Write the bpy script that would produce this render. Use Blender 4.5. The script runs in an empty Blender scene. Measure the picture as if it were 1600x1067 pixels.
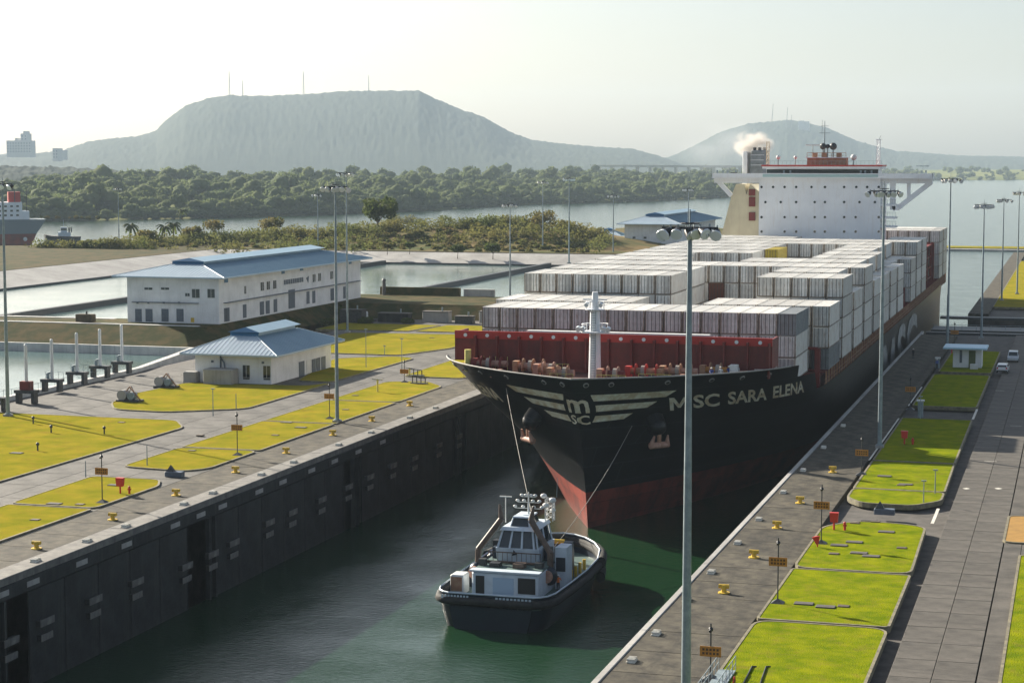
import bpy, bmesh, math, random
import numpy as np
from mathutils import Vector, Matrix, noise
random.seed(7)
rng = np.random.default_rng(7)
SC = bpy.context.scene
COL = SC.collection
R = math.radians

# ------------------------------------------------------------------ camera
CH = 34.64                                   # eye height above the quay (m)
FP, CX, CY = 3000.0, 800.0, 533.5            # focal length in pixels of the 1600 px frame
PITCH = math.atan(281.5 / FP)
YAW = math.atan(890 / math.hypot(FP, 281.5))
cam = bpy.data.cameras.new('camera')
cam.sensor_width = 36.0
cam.lens = 36.0 * FP / 1600
cam.clip_start = 1.0
cam.clip_end = 20000
camo = bpy.data.objects.new('camera', cam)
COL.objects.link(camo)
camo.location = (0, 0, CH)
camo.rotation_euler = (R(90) - PITCH, 0, YAW)
SC.camera = camo

# ------------------------------------------------------------------ sky, sun, exposure
SUN_EL, SUN_AZ = 23.6, -59.0                 # azimuth clockwise from +Y
w = bpy.data.worlds.new('World')
SC.world = w
w.use_nodes = True
nt = w.node_tree
bg = nt.nodes['Background']
sky = nt.nodes.new('ShaderNodeTexSky')
sky.sky_type = 'NISHITA'
sky.sun_disc = False
sky.sun_elevation = R(SUN_EL)
sky.sun_rotation = R(SUN_AZ)
sky.altitude = 0
sky.air_density = 1.0
sky.dust_density = 2.0
sky.ozone_density = 2.0
hsv = nt.nodes.new('ShaderNodeHueSaturation')
hsv.inputs['Saturation'].default_value = 0.7
nt.links.new(sky.outputs[0], hsv.inputs['Color'])
nt.links.new(hsv.outputs[0], bg.inputs['Color'])
bg.inputs['Strength'].default_value = 0.056
sl = bpy.data.lights.new('sun', 'SUN')
sl.energy = 5.0
sl.angle = R(0.55)
sl.color = (1.0, 0.91, 0.76)
so = bpy.data.objects.new('sun', sl)
COL.objects.link(so)
sd = Vector((math.cos(R(SUN_EL)) * math.sin(R(SUN_AZ)), math.cos(R(SUN_EL)) * math.cos(R(SUN_AZ)), math.sin(R(SUN_EL))))
so.rotation_euler = sd.to_track_quat('Z', 'Y').to_euler()
so.location = (-200, 100, 150)
SC.view_settings.view_transform = 'Standard'
SC.view_settings.look = 'None'
SC.view_settings.exposure = 1.35
SC.view_settings.gamma = 1.0
SC.view_settings.use_curve_mapping = False
SC.cycles.max_bounces = 6
SC.cycles.diffuse_bounces = 2
SC.cycles.glossy_bounces = 3
SC.cycles.transparent_max_bounces = 6
SC.cycles.volume_bounces = 1
SC.cycles.use_denoising = True
SC.cycles.sample_clamp_indirect = 4

# ------------------------------------------------------------------ measuring helper: where a sight line of the survey photo meets a level
_fh = Vector((-math.sin(YAW), math.cos(YAW), 0)); _rt = Vector((math.cos(YAW), math.sin(YAW), 0)); _up = Vector((0, 0, 1))
_F = _fh * math.cos(PITCH) - _up * math.sin(PITCH); _U = _up * math.cos(PITCH) + _fh * math.sin(PITCH)
def _ray(px, py):
    return _F + _rt * ((px - CX) / FP) - _U * ((py - CY) / FP)
def G(px, py, z=0.0):
    d = _ray(px, py); t = (z - CH) / d.z
    return (d.x * t, d.y * t)
def AY(px, py, Y):                           # x, z on the vertical plane at depth Y
    d = _ray(px, py); t = Y / d.y
    return (d.x * t, d.z * t + CH)

# ------------------------------------------------------------------ materials
MATS = {}
def mat(name, col, rough=0.7, metal=0.0, col2=None, ns=1.0, bump=0.0, bs=20.0, rnd=0.0, streak=None, amt=0.5, spec=0.5, detail=6, stretch=None, streak_amt=0.6, streak_scale=(1.2, 1.2, 0.12)):
    if name in MATS: return MATS[name]
    m = bpy.data.materials.new(name); m.use_nodes = True
    t = m.node_tree; p = t.nodes['Principled BSDF']
    p.inputs['Roughness'].default_value = rough
    p.inputs['Metallic'].default_value = metal
    p.inputs['Specular IOR Level'].default_value = spec
    c = (*col, 1)
    out = None
    tc = t.nodes.new('ShaderNodeTexCoord')
    src = tc.outputs['Object']
    if stretch:
        mp = t.nodes.new('ShaderNodeMapping'); mp.inputs['Scale'].default_value = stretch
        t.links.new(src, mp.inputs['Vector']); src = mp.outputs[0]
    def ramp(inp, a, b, c0, c1):
        r = t.nodes.new('ShaderNodeMapRange'); r.inputs['From Min'].default_value = a; r.inputs['From Max'].default_value = b
        r.inputs['To Min'].default_value = c0; r.inputs['To Max'].default_value = c1; t.links.new(inp, r.inputs['Value']); return r.outputs[0]
    def mix(f, a, b, blend='MIX'):
        n = t.nodes.new('ShaderNodeMix'); n.data_type = 'RGBA'; n.blend_type = blend
        if isinstance(f, (int, float)): n.inputs[0].default_value = f
        else: t.links.new(f, n.inputs[0])
        for k, v in ((6, a), (7, b)):
            if isinstance(v, tuple): n.inputs[k].default_value = v
            else: t.links.new(v, n.inputs[k])
        return n.outputs[2]
    out = c
    if col2:
        n = t.nodes.new('ShaderNodeTexNoise'); n.inputs['Scale'].default_value = ns; n.inputs['Detail'].default_value = detail
        n.inputs['Roughness'].default_value = 0.62
        t.links.new(src, n.inputs['Vector'])
        hw_ = 0.05 + 0.22*(1-amt)
        f = ramp(n.outputs[0], 0.5 - hw_, 0.5 + hw_, 0, 1)
        out = mix(f, c, (*col2, 1))
    if streak:
        mp = t.nodes.new('ShaderNodeMapping'); mp.inputs['Scale'].default_value = streak_scale
        t.links.new(tc.outputs['Object'], mp.inputs['Vector'])
        if rnd:
            oi0 = t.nodes.new('ShaderNodeObjectInfo')
            vm = t.nodes.new('ShaderNodeVectorMath'); vm.operation = 'SCALE'; vm.inputs[0].default_value = (37, 21, 11)
            t.links.new(oi0.outputs['Random'], vm.inputs['Scale']); t.links.new(vm.outputs[0], mp.inputs['Location'])
        n = t.nodes.new('ShaderNodeTexNoise'); n.inputs['Scale'].default_value = 1.5; n.inputs['Detail'].default_value = 5
        n.inputs['Roughness'].default_value = 0.7
        t.links.new(mp.outputs[0], n.inputs['Vector'])
        f = ramp(n.outputs[0], 0.52, 0.74, 0, streak_amt)
        out = mix(f, out, (*streak, 1))
    if rnd:
        oi = t.nodes.new('ShaderNodeObjectInfo')
        v = ramp(oi.outputs['Random'], 0, 1, 1 - rnd, 1 + rnd * 0.4)
        h = t.nodes.new('ShaderNodeHueSaturation'); t.links.new(v, h.inputs['Value'])
        if isinstance(out, tuple): h.inputs['Color'].default_value = out
        else: t.links.new(out, h.inputs['Color'])
        out = h.outputs[0]
    if isinstance(out, tuple): p.inputs['Base Color'].default_value = out
    else: t.links.new(out, p.inputs['Base Color'])
    if bump:
        n = t.nodes.new('ShaderNodeTexNoise'); n.inputs['Scale'].default_value = bs; n.inputs['Detail'].default_value = 4
        t.links.new(src, n.inputs['Vector'])
        b = t.nodes.new('ShaderNodeBump'); b.inputs['Strength'].default_value = bump; b.inputs['Distance'].default_value = 0.1
        t.links.new(n.outputs[0], b.inputs['Height']); t.links.new(b.outputs[0], p.inputs['Normal'])
    MATS[name] = m
    return m

def water_mat(name, deep, rough, scale, strength, dist, far=False):
    m = bpy.data.materials.new(name); m.use_nodes = True
    t = m.node_tree; p = t.nodes['Principled BSDF']
    p.inputs['Base Color'].default_value = (*deep, 1)
    p.inputs['Roughness'].default_value = rough
    p.inputs['IOR'].default_value = 1.33
    tc = t.nodes.new('ShaderNodeTexCoord')
    mp = t.nodes.new('ShaderNodeMapping'); mp.inputs['Rotation'].default_value = (0, 0, R(35)); mp.inputs['Scale'].default_value = (1, 2.2, 1)
    t.links.new(tc.outputs['Object'], mp.inputs['Vector'])
    n1 = t.nodes.new('ShaderNodeTexNoise'); n1.inputs['Scale'].default_value = scale; n1.inputs['Detail'].default_value = 5; n1.inputs['Roughness'].default_value = 0.6
    n1.inputs['Distortion'].default_value = 0.4
    t.links.new(mp.outputs[0], n1.inputs['Vector'])
    n2 = t.nodes.new('ShaderNodeTexNoise'); n2.inputs['Scale'].default_value = scale * 0.09; n2.inputs['Detail'].default_value = 3
    t.links.new(tc.outputs['Object'], n2.inputs['Vector'])
    mr = t.nodes.new('ShaderNodeMapRange'); mr.inputs['From Min'].default_value = 0.35; mr.inputs['From Max'].default_value = 0.65
    mr.inputs['To Min'].default_value = strength * 0.35; mr.inputs['To Max'].default_value = strength
    t.links.new(n2.outputs[0], mr.inputs['Value'])
    b = t.nodes.new('ShaderNodeBump'); b.inputs['Distance'].default_value = dist
    t.links.new(mr.outputs[0], b.inputs['Strength'])
    t.links.new(n1.outputs[0], b.inputs['Height']); t.links.new(b.outputs[0], p.inputs['Normal'])
    MATS[name] = m
    return m

M = {}
M['grass_green'] = mat('grass_green', (0.23, 0.25, 0.010), 0.95, col2=(0.11, 0.16, 0.007), ns=0.45, bump=0.8, bs=9, amt=0.55, spec=0.0, detail=10, streak=(0.20, 0.15, 0.04), streak_scale=(0.35,0.35,0.35), streak_amt=0.6)
M['grass_yellow'] = mat('grass_yellow', (0.31, 0.25, 0.028), 0.95, col2=(0.185, 0.19, 0.018), ns=0.25, bump=0.8, bs=9, amt=0.5, spec=0.0, detail=10, streak=(0.24, 0.14, 0.04), streak_scale=(0.25,0.25,0.25), streak_amt=0.6)
M['grass_far'] = mat('grass_far', (0.30, 0.26, 0.03), 0.9, col2=(0.16, 0.17, 0.02), ns=0.06, amt=0.8, spec=0.1)
M['dirt'] = mat('dirt', (0.13, 0.10, 0.07), 0.95, col2=(0.06, 0.05, 0.035), ns=0.8, bump=0.5, bs=5, spec=0.1)
M['orange_soil'] = mat('orange_soil', (0.38, 0.22, 0.07), 0.95, col2=(0.28, 0.17, 0.06), ns=0.8, spec=0.1)
M['slab'] = mat('quay_slab', (0.105, 0.092, 0.066), 0.85, col2=(0.032, 0.028, 0.022), ns=0.6, bump=0.35, bs=6, rnd=0.2, streak=(0.022, 0.020, 0.017), amt=0.6, spec=0.25, streak_scale=(0.5, 0.09, 0.3), streak_amt=0.8, detail=9)
M['road'] = mat('road_slab', (0.125, 0.113, 0.098), 0.8, col2=(0.062, 0.057, 0.05), ns=0.35, bump=0.3, bs=7, rnd=0.10, streak=(0.03, 0.028, 0.026), amt=0.6, spec=0.3, streak_scale=(0.08, 0.7, 0.3), streak_amt=0.6, detail=9)
M['road_left'] = mat('road_left_slab', (0.125, 0.118, 0.108), 0.8, col2=(0.066, 0.063, 0.058), ns=0.3, bump=0.3, bs=7, rnd=0.12, streak=(0.07, 0.065, 0.06), amt=0.8, spec=0.3, streak_scale=(0.3, 0.08, 0.3), streak_amt=0.5, detail=9)
M['kerb'] = mat('kerb_concrete', (0.24, 0.21, 0.13), 0.85, col2=(0.11, 0.10, 0.07), ns=1.5, bump=0.2)
M['base'] = mat('subgrade_concrete', (0.10, 0.09, 0.08), 0.9, col2=(0.05, 0.045, 0.04), ns=0.6)
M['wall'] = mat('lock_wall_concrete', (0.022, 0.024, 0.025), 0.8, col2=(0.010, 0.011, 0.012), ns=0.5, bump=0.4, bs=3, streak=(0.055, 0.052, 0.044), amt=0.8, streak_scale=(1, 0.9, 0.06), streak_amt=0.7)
M['wall_top'] = mat('lock_wall_lip', (0.20, 0.19, 0.17), 0.8, col2=(0.10, 0.095, 0.09), ns=0.8, streak=(0.04, 0.035, 0.03))
M['white_concrete'] = mat('white_concrete', (0.60, 0.59, 0.56), 0.8, col2=(0.40, 0.40, 0.39), ns=0.3, streak=(0.22, 0.21, 0.2))
M['pale_concrete'] = mat('pale_concrete', (0.40, 0.39, 0.37), 0.8, col2=(0.26, 0.25, 0.24), ns=0.12, streak=(0.15, 0.14, 0.13))
M['marking'] = mat('road_paint', (0.72, 0.70, 0.62), 0.7, col2=(0.45, 0.43, 0.38), ns=3, amt=0.7)
M['steel'] = mat('galvanised_steel', (0.27, 0.33, 0.36), 0.5, 0.15, col2=(0.18, 0.23, 0.25), ns=2.0)
M['dark_steel'] = mat('dark_steel', (0.035, 0.04, 0.045), 0.5, 0.4, col2=(0.08, 0.08, 0.08), ns=3)
M['black'] = mat('black_paint', (0.012, 0.013, 0.015), 0.45)
M['rubber'] = mat('rubber', (0.012, 0.012, 0.013), 0.8, col2=(0.035, 0.033, 0.03), ns=1.5, bump=0.3, bs=4)
M['white'] = mat('white_paint', (0.74, 0.75, 0.74), 0.5, col2=(0.6, 0.61, 0.6), ns=0.6, streak=(0.45, 0.36, 0.27), streak_amt=0.35, rnd=0.05)
M['wall_white'] = mat('white_render', (0.80, 0.81, 0.82), 0.8, col2=(0.66, 0.67, 0.68), ns=0.35, streak=(0.45, 0.45, 0.44), streak_amt=0.4, bump=0.1, bs=8)
M['ship_white'] = mat('ship_white', (0.80, 0.83, 0.86), 0.45, col2=(0.70, 0.73, 0.77), ns=0.2, streak=(0.5, 0.42, 0.34), streak_amt=0.3)
M['cream'] = mat('cream_paint', (0.66, 0.60, 0.42), 0.5, col2=(0.55, 0.49, 0.34), ns=0.3, streak=(0.4, 0.3, 0.2), streak_amt=0.4)
M['container'] = mat('container_white', (0.80, 0.79, 0.75), 0.5, col2=(0.66, 0.65, 0.61), ns=0.7, rnd=0.22, streak=(0.45, 0.30, 0.20), streak_amt=0.6, streak_scale=(1.6, 0.5, 0.25))
M['container_door'] = mat('container_door', (0.78, 0.79, 0.77), 0.5, col2=(0.58, 0.60, 0.59), ns=1.2, rnd=0.32, streak=(0.30, 0.19, 0.12), streak_amt=0.75, streak_scale=(2.5, 2.5, 0.5))
M['container_edge'] = mat('container_edge', (0.40, 0.36, 0.31), 0.6, col2=(0.20, 0.15, 0.11), ns=1.5, rnd=0.3, amt=0.6)
M['container_brown'] = mat('container_brown', (0.16, 0.055, 0.03), 0.6, col2=(0.10, 0.035, 0.025), ns=0.7, rnd=0.3)
M['container_grey'] = mat('container_grey', (0.30, 0.33, 0.35), 0.55, col2=(0.2, 0.22, 0.23), ns=0.8, rnd=0.3, streak=(0.2, 0.12, 0.08))
M['container_yellow'] = mat('container_yellow', (0.52, 0.40, 0.03), 0.6, col2=(0.38, 0.29, 0.03), ns=0.8)
M['hull_black'] = mat('hull_black', (0.006, 0.0065, 0.008), 0.36, col2=(0.012, 0.014, 0.016), ns=0.25, streak=(0.035, 0.02, 0.012), streak_amt=0.3, spec=0.35, bump=0.05, bs=0.8)
M['hull_red'] = mat('hull_red', (0.27, 0.042, 0.026), 0.6, col2=(0.15, 0.026, 0.018), ns=0.4, amt=0.7, streak=(0.06, 0.03, 0.025), spec=0.3)
def plate_seams(m, w_, h_, dark):
    t = m.node_tree; p = t.nodes['Principled BSDF']; tc = t.nodes.new('ShaderNodeTexCoord'); sp = t.nodes.new('ShaderNodeSeparateXYZ'); cb = t.nodes.new('ShaderNodeCombineXYZ')
    t.links.new(tc.outputs['Object'], sp.inputs[0]); t.links.new(sp.outputs['Y'], cb.inputs['X']); t.links.new(sp.outputs['Z'], cb.inputs['Y'])
    bk = t.nodes.new('ShaderNodeTexBrick'); bk.inputs['Scale'].default_value = 1.0; bk.inputs['Brick Width'].default_value = w_; bk.inputs['Row Height'].default_value = h_; bk.inputs['Mortar Size'].default_value = 0.05
    bk.inputs['Color1'].default_value = (1,1,1,1); bk.inputs['Color2'].default_value = (0.72,0.72,0.72,1); bk.inputs['Mortar'].default_value = (dark,dark,dark,1)
    t.links.new(cb.outputs[0], bk.inputs['Vector'])
    src = p.inputs['Base Color'].links[0].from_socket; mx_ = t.nodes.new('ShaderNodeMix'); mx_.data_type = 'RGBA'; mx_.blend_type = 'MULTIPLY'; mx_.inputs[0].default_value = 1.0
    t.links.new(src, mx_.inputs[6]); t.links.new(bk.outputs['Color'], mx_.inputs[7]); t.links.new(mx_.outputs[2], p.inputs['Base Color'])
plate_seams(M['hull_black'], 9.0, 2.4, 2.2); plate_seams(M['hull_red'], 9.0, 2.4, 0.6)
M['ship_red'] = mat('ship_red', (0.20, 0.020, 0.016), 0.55, col2=(0.13, 0.016, 0.013), ns=0.4, streak=(0.05, 0.015, 0.012))
M['ship_red_bright'] = mat('ship_red_bright', (0.42, 0.025, 0.018), 0.5)
M['deck'] = mat('ship_deck', (0.11, 0.035, 0.028), 0.7, col2=(0.06, 0.03, 0.025), ns=0.8)
M['rust'] = mat('rusty_steel', (0.30, 0.14, 0.08), 0.75, col2=(0.42, 0.25, 0.15), ns=1.2)
M['pinkish'] = mat('faded_winch_paint', (0.50, 0.30, 0.22), 0.65, col2=(0.30, 0.14, 0.10), ns=1.5)
M['yellow'] = mat('yellow_paint', (0.66, 0.44, 0.03), 0.55, col2=(0.5, 0.32, 0.03), ns=3)
M['yellow_pale'] = mat('pale_yellow_paint', (0.62, 0.55, 0.16), 0.6)
M['sign_orange'] = mat('sign_orange', (0.52, 0.22, 0.02), 0.6, col2=(0.36, 0.15, 0.02), ns=4)
M['sign_dark'] = mat('sign_lettering', (0.08, 0.04, 0.01), 0.6)
M['red'] = mat('red_paint', (0.55, 0.03, 0.025), 0.45)
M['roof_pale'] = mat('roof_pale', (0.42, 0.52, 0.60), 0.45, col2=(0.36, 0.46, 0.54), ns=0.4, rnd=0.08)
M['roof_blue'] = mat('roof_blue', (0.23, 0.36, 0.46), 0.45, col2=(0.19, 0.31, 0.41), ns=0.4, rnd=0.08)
M['roof_deep'] = mat('roof_deep_blue', (0.02, 0.13, 0.27), 0.4)
M['glass'] = mat('dark_glass', (0.02, 0.03, 0.035), 0.12, spec=0.8)
M['door_grey'] = mat('door_grey', (0.10, 0.13, 0.17), 0.5, col2=(0.08, 0.10, 0.13), ns=2)
M['navy'] = mat('navy_paint', (0.004, 0.011, 0.026), 0.35, col2=(0.007, 0.016, 0.030), ns=0.8)
M['tug_white'] = mat('tug_white', (0.60, 0.68, 0.76), 0.45, col2=(0.5, 0.57, 0.64), ns=1)
M['tug_deck'] = mat('tug_deck', (0.06, 0.11, 0.10), 0.6, col2=(0.09, 0.14, 0.13), ns=1.2)
M['tan_pipe'] = mat('tan_pipe', (0.14, 0.09, 0.065), 0.5, col2=(0.06, 0.04, 0.03), ns=1.5)
M['lamp_glass'] = mat('lamp_glass', (0.75, 0.8, 0.82), 0.1, spec=1.0)
M['rope'] = mat('mooring_rope', (0.30, 0.28, 0.25), 0.8)
M['leaf'] = mat('leaf', (0.050, 0.072, 0.018), 0.8, col2=(0.085, 0.105, 0.028), ns=0.3, amt=0.8, spec=0.2)
M['leaf_scrub'] = mat('leaf_scrub', (0.10, 0.125, 0.035), 0.85, col2=(0.17, 0.155, 0.05), ns=0.05, amt=0.6, spec=0.1)
M['leaf_dry'] = mat('leaf_dry', (0.17, 0.14, 0.05), 0.85, col2=(0.08, 0.095, 0.025), ns=0.2, amt=0.8, spec=0.2)
M['leaf_far'] = mat('leaf_far', (0.10, 0.135, 0.055), 0.9, col2=(0.14, 0.165, 0.06), ns=0.02, amt=0.6, spec=0.1)  # base colour lightened to carry part of the haze over the far wood
M['bark'] = mat('bark', (0.12, 0.09, 0.065), 0.9, col2=(0.07, 0.055, 0.04), ns=2)
def translucent(m, f):
    t = m.node_tree; p = t.nodes['Principled BSDF']; o = t.nodes['Material Output']
    tr = t.nodes.new('ShaderNodeBsdfTranslucent'); mx_ = t.nodes.new('ShaderNodeMixShader'); mx_.inputs[0].default_value = f
    src = p.inputs['Base Color'].links[0].from_socket; t.links.new(src, tr.inputs['Color'])
    t.links.new(p.outputs[0], mx_.inputs[1]); t.links.new(tr.outputs[0], mx_.inputs[2]); t.links.new(mx_.outputs[0], o.inputs['Surface'])
for k_ in ('leaf','leaf_dry','leaf_far','leaf_scrub'): translucent(M[k_], 0.45)
M['hill'] = mat('hill_forest', (0.022, 0.032, 0.022), 0.95, col2=(0.036, 0.046, 0.028), ns=0.012, amt=0.3, spec=0.05)
M['far_ground'] = mat('far_ground', (0.12, 0.14, 0.04), 0.95, col2=(0.20, 0.20, 0.06), ns=0.008, amt=0.8, spec=0.05)
M['mound'] = mat('dry_mound', (0.17, 0.12, 0.05), 0.95, col2=(0.06, 0.075, 0.02), ns=0.07, amt=0.8, bump=0.6, bs=0.8, spec=0.05, detail=10)
M['bank'] = mat('brown_bank', (0.085, 0.066, 0.028), 0.95, col2=(0.040, 0.046, 0.016), ns=0.25, amt=0.9, bump=0.5, bs=2, spec=0.05, detail=9)
M['far_grey'] = mat('far_building', (0.42, 0.42, 0.42), 0.8)
M['car_white'] = mat('car_white', (0.72, 0.73, 0.74), 0.25)
M['car_silver'] = mat('car_silver', (0.48, 0.52, 0.55), 0.3, 0.4)
M['skin'] = mat('skin', (0.28, 0.15, 0.10), 0.6)
M['cloth_blue'] = mat('cloth_blue', (0.05, 0.09, 0.30), 0.85)
M['cloth_dark'] = mat('cloth_dark', (0.02, 0.02, 0.03), 0.85)
M['cloth_orange'] = mat('cloth_orange', (0.7, 0.16, 0.03), 0.85)
M['helmet'] = mat('helmet_white', (0.75, 0.75, 0.72), 0.4)
WATER = water_mat('lock_water', (0.009, 0.036, 0.014), 0.12, 1.1, 1.0, 0.12)
WATER_FAR = water_mat('basin_water', (0.12, 0.185, 0.18), 0.08, 0.8, 0.6, 0.05)  # sky reflection off the ripples is put into this pale base colour

# ------------------------------------------------------------------ geometry helpers
class MB:
    """Collects verts and faces for ONE mesh object; every shape may use its own material."""
    def __init__(s): s.v = []; s.f = []; s.m = []; s.mats = []; s.sm = []
    def mi(s, m):
        if m not in s.mats: s.mats.append(m)
        return s.mats.index(m)
    def add(s, vs, fs, m, smooth=False):
        o = len(s.v); s.v += [tuple(v) for v in vs]; k = s.mi(m)
        for f in fs: s.f.append([i + o for i in f]); s.m.append(k); s.sm.append(smooth)
    def box(s, a, b, m):
        x0, y0, z0 = a; x1, y1, z1 = b
        s.add([(x0,y0,z0),(x1,y0,z0),(x1,y1,z0),(x0,y1,z0),(x0,y0,z1),(x1,y0,z1),(x1,y1,z1),(x0,y1,z1)],
              [(3,2,1,0),(4,5,6,7),(0,1,5,4),(1,2,6,5),(2,3,7,6),(3,0,4,7)], m)
    def cbox(s, c, d, m): s.box([c[i]-d[i]/2 for i in range(3)], [c[i]+d[i]/2 for i in range(3)], m)
    def bbox(s, a, b, m, e=0.03):            # box with chamfered upright and top edges
        x0,y0,z0 = a; x1,y1,z1 = b
        def ring(i, z): return [(x0+e+i,y0+i,z),(x1-e-i,y0+i,z),(x1-i,y0+e+i,z),(x1-i,y1-e-i,z),(x1-e-i,y1-i,z),(x0+e+i,y1-i,z),(x0+i,y1-e-i,z),(x0+i,y0+e+i,z)]
        vs = ring(0,z0)+ring(0,z1-e)+ring(e,z1)
        fs = [tuple(range(7,-1,-1)), tuple(range(16,24))]
        for r in (0,8):
            for i in range(8): fs.append((r+i, r+(i+1)%8, r+8+(i+1)%8, r+8+i))
        s.add(vs, fs, m)
    def cyl(s, p, q, r0, m, r1=None, n=10, cap=True, smooth=True):
        p = Vector(p); q = Vector(q); r1 = r0 if r1 is None else r1
        d = (q - p)
        if d.length < 1e-6: return
        d.normalize(); a = d.orthogonal().normalized(); b = d.cross(a)
        vs = []
        for c, r in ((p, r0), (q, r1)):
            for i in range(n):
                t = 2*math.pi*i/n; vs.append(c + a*(math.cos(t)*r) + b*(math.sin(t)*r))
        s.add(vs, [(i, (i+1)%n, n+(i+1)%n, n+i) for i in range(n)], m, smooth)
        if cap:
            s.add(vs[:n], [tuple(range(n-1,-1,-1))], m); s.add(vs[n:], [tuple(range(n))], m)
    def tube(s, pts, r, m, n=6):
        pts = [Vector(p) for p in pts]; vs = []; N = len(pts); closed = (pts[0]-pts[-1]).length < 1e-4; ref = None
        for i, p in enumerate(pts):
            a = pts[i-1] if i else (pts[-2] if closed else p); c = pts[i+1] if i < N-1 else (pts[1] if closed else p)
            d = (c-a).normalized()
            if ref is None: ref = Vector((0,0,1)) if abs(d.z) < 0.9 else Vector((1,0,0))
            u = (ref - d*ref.dot(d)).normalized(); w_ = d.cross(u); ref = u
            for k in range(n):
                t = 2*math.pi*k/n; vs.append(p + u*math.cos(t)*r + w_*math.sin(t)*r)
        s.add(vs, [(i*n+k, i*n+(k+1)%n, (i+1)*n+(k+1)%n, (i+1)*n+k) for i in range(N-1) for k in range(n)], m, n >= 6)
        if not closed: s.add(vs[:n], [tuple(range(n-1,-1,-1))], m); s.add(vs[-n:], [tuple(range(n))], m)
    def sph(s, c, r, m, n=10, k=6, sc=(1,1,1), z0=-1.0):
        vs = []; fs = []
        for j in range(k+1):
            ph = math.asin(z0) + (math.pi/2 - math.asin(z0))*j/k
            for i in range(n):
                t = 2*math.pi*i/n
                vs.append((c[0]+r*sc[0]*math.cos(ph)*math.cos(t), c[1]+r*sc[1]*math.cos(ph)*math.sin(t), c[2]+r*sc[2]*math.sin(ph)))
        for j in range(k):
            for i in range(n): fs.append((j*n+i, j*n+(i+1)%n, (j+1)*n+(i+1)%n, (j+1)*n+i))
        s.add(vs, fs, m, True)
    def prism(s, poly, z0, z1, m, m2=None):
        n = len(poly)
        ar = sum(poly[i][0]*poly[(i+1)%n][1]-poly[(i+1)%n][0]*poly[i][1] for i in range(n))
        if ar < 0: poly = poly[::-1]
        vs = [(x,y,z0) for x,y in poly]+[(x,y,z1) for x,y in poly]
        s.add(vs, [tuple(range(n,2*n))], m)
        s.add(vs, [tuple(range(n-1,-1,-1))]+[(i,(i+1)%n,n+(i+1)%n,n+i) for i in range(n)], m2 or m)
    def poly(s, vs, m): s.add(vs, [tuple(range(len(vs)))], m)
    def mesh(s, name):
        me = bpy.data.meshes.new(name)
        me.from_pydata(s.v, [], s.f)
        for m in s.mats: me.materials.append(m)
        me.polygons.foreach_set('material_index', s.m)
        me.polygons.foreach_set('use_smooth', s.sm)
        me.update()
        return me
    def build(s, name, parent=None, **tags):
        o = bpy.data.objects.new(name, s.mesh(name)); COL.objects.link(o)
        if parent: o.parent = parent
        return tag(o, **tags)
def tag(o, label=None, cat=None, group=None, kind=None):
    if label: o['label'] = label
    if cat: o['category'] = cat
    if group: o['group'] = group
    if kind: o['kind'] = kind
    return o
def empty(name, loc=(0,0,0), rz=0, **t):
    o = bpy.data.objects.new(name, None); o.empty_display_size = 0.5; o.location = loc; o.rotation_euler = (0,0,rz)
    COL.objects.link(o); return tag(o, **t)
CHILD = {}
def child(o, p):
    o.parent = p; CHILD.setdefault(p.name, []).append(o); return o
def copy_tree(o, loc=None, rz=None, parent=None, **t):
    c = o.copy(); COL.objects.link(c)
    if parent: c.parent = parent
    for ch in list(o.children): copy_tree(ch, parent=c)
    if loc: c.location = loc
    if rz is not None: c.rotation_euler = (0,0,rz)
    return tag(c, **t)
def link(name, me, loc=(0,0,0), parent=None, rz=0, **t):
    o = bpy.data.objects.new(name, me); COL.objects.link(o); o.location = loc; o.rotation_euler = (0,0,rz)
    if parent: o.parent = parent
    return tag(o, **t)
def rounded(poly, r=1.5, k=4):
    out = []; n = len(poly)
    for i in range(n):
        p = Vector(poly[i]); a = Vector(poly[i-1]); b = Vector(poly[(i+1)%n])
        da = (a-p); db = (b-p); rr = min(r, da.length*0.45, db.length*0.45)
        p0 = p + da.normalized()*rr; p1 = p + db.normalized()*rr
        for j in range(k+1):
            t = j/k; out.append(tuple(p0*(1-t)**2 + p*2*t*(1-t) + p1*t*t))
    return out
def text_mesh(body, size, extrude=0.01, bold=0.0, align='CENTER'):
    cu = bpy.data.curves.new('lettering', 'FONT'); cu.body = body; cu.size = size; cu.extrude = extrude; cu.offset = bold
    cu.align_x = align; cu.align_y = 'CENTER'; cu.resolution_u = 3
    o = bpy.data.objects.new('lettering', cu); COL.objects.link(o)
    dg = bpy.context.evaluated_depsgraph_get(); dg.update()
    me = bpy.data.meshes.new_from_object(o.evaluated_get(dg))
    bpy.data.objects.remove(o); return me

# ------------------------------------------------------------------ levels
WZ = -10.3
WL, WR = -85.3, -30.4                        # lock wall faces
# water sheet: the lock, the approach and the canal beyond it
b = MB(); b.poly([(-5900,-60,WZ),(3400,-60,WZ),(3400,9900,WZ),(-5900,9900,WZ)], WATER)
b.build('water', kind='structure', label='dark green lock water running on into the pale canal')

# ================================================================== LAND AND LOCK
def structure(name, m, boxes, label=None):
    b = MB()
    for a, c in boxes: b.box(a, c, m)
    return b.build(name, kind='structure', label=label)
land_left = structure('ground', M['base'], [((-151.5,-60,-20),(WL,398,-0.62)), ((-118,398,-20),(WL,640,-0.62)), ((-420,-60,-20),(-151.5,324.8,-4.0))], 'concrete lock island left of the chamber')
land_right = structure('ground', M['base'], [((WR,-60,-20),(70,399,-0.62)), ((-24,449,-20),(70,757,-0.62)), ((-10,399.2,-20),(70,448.8,-9.5))], 'concrete lock island right of the chamber')
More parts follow.
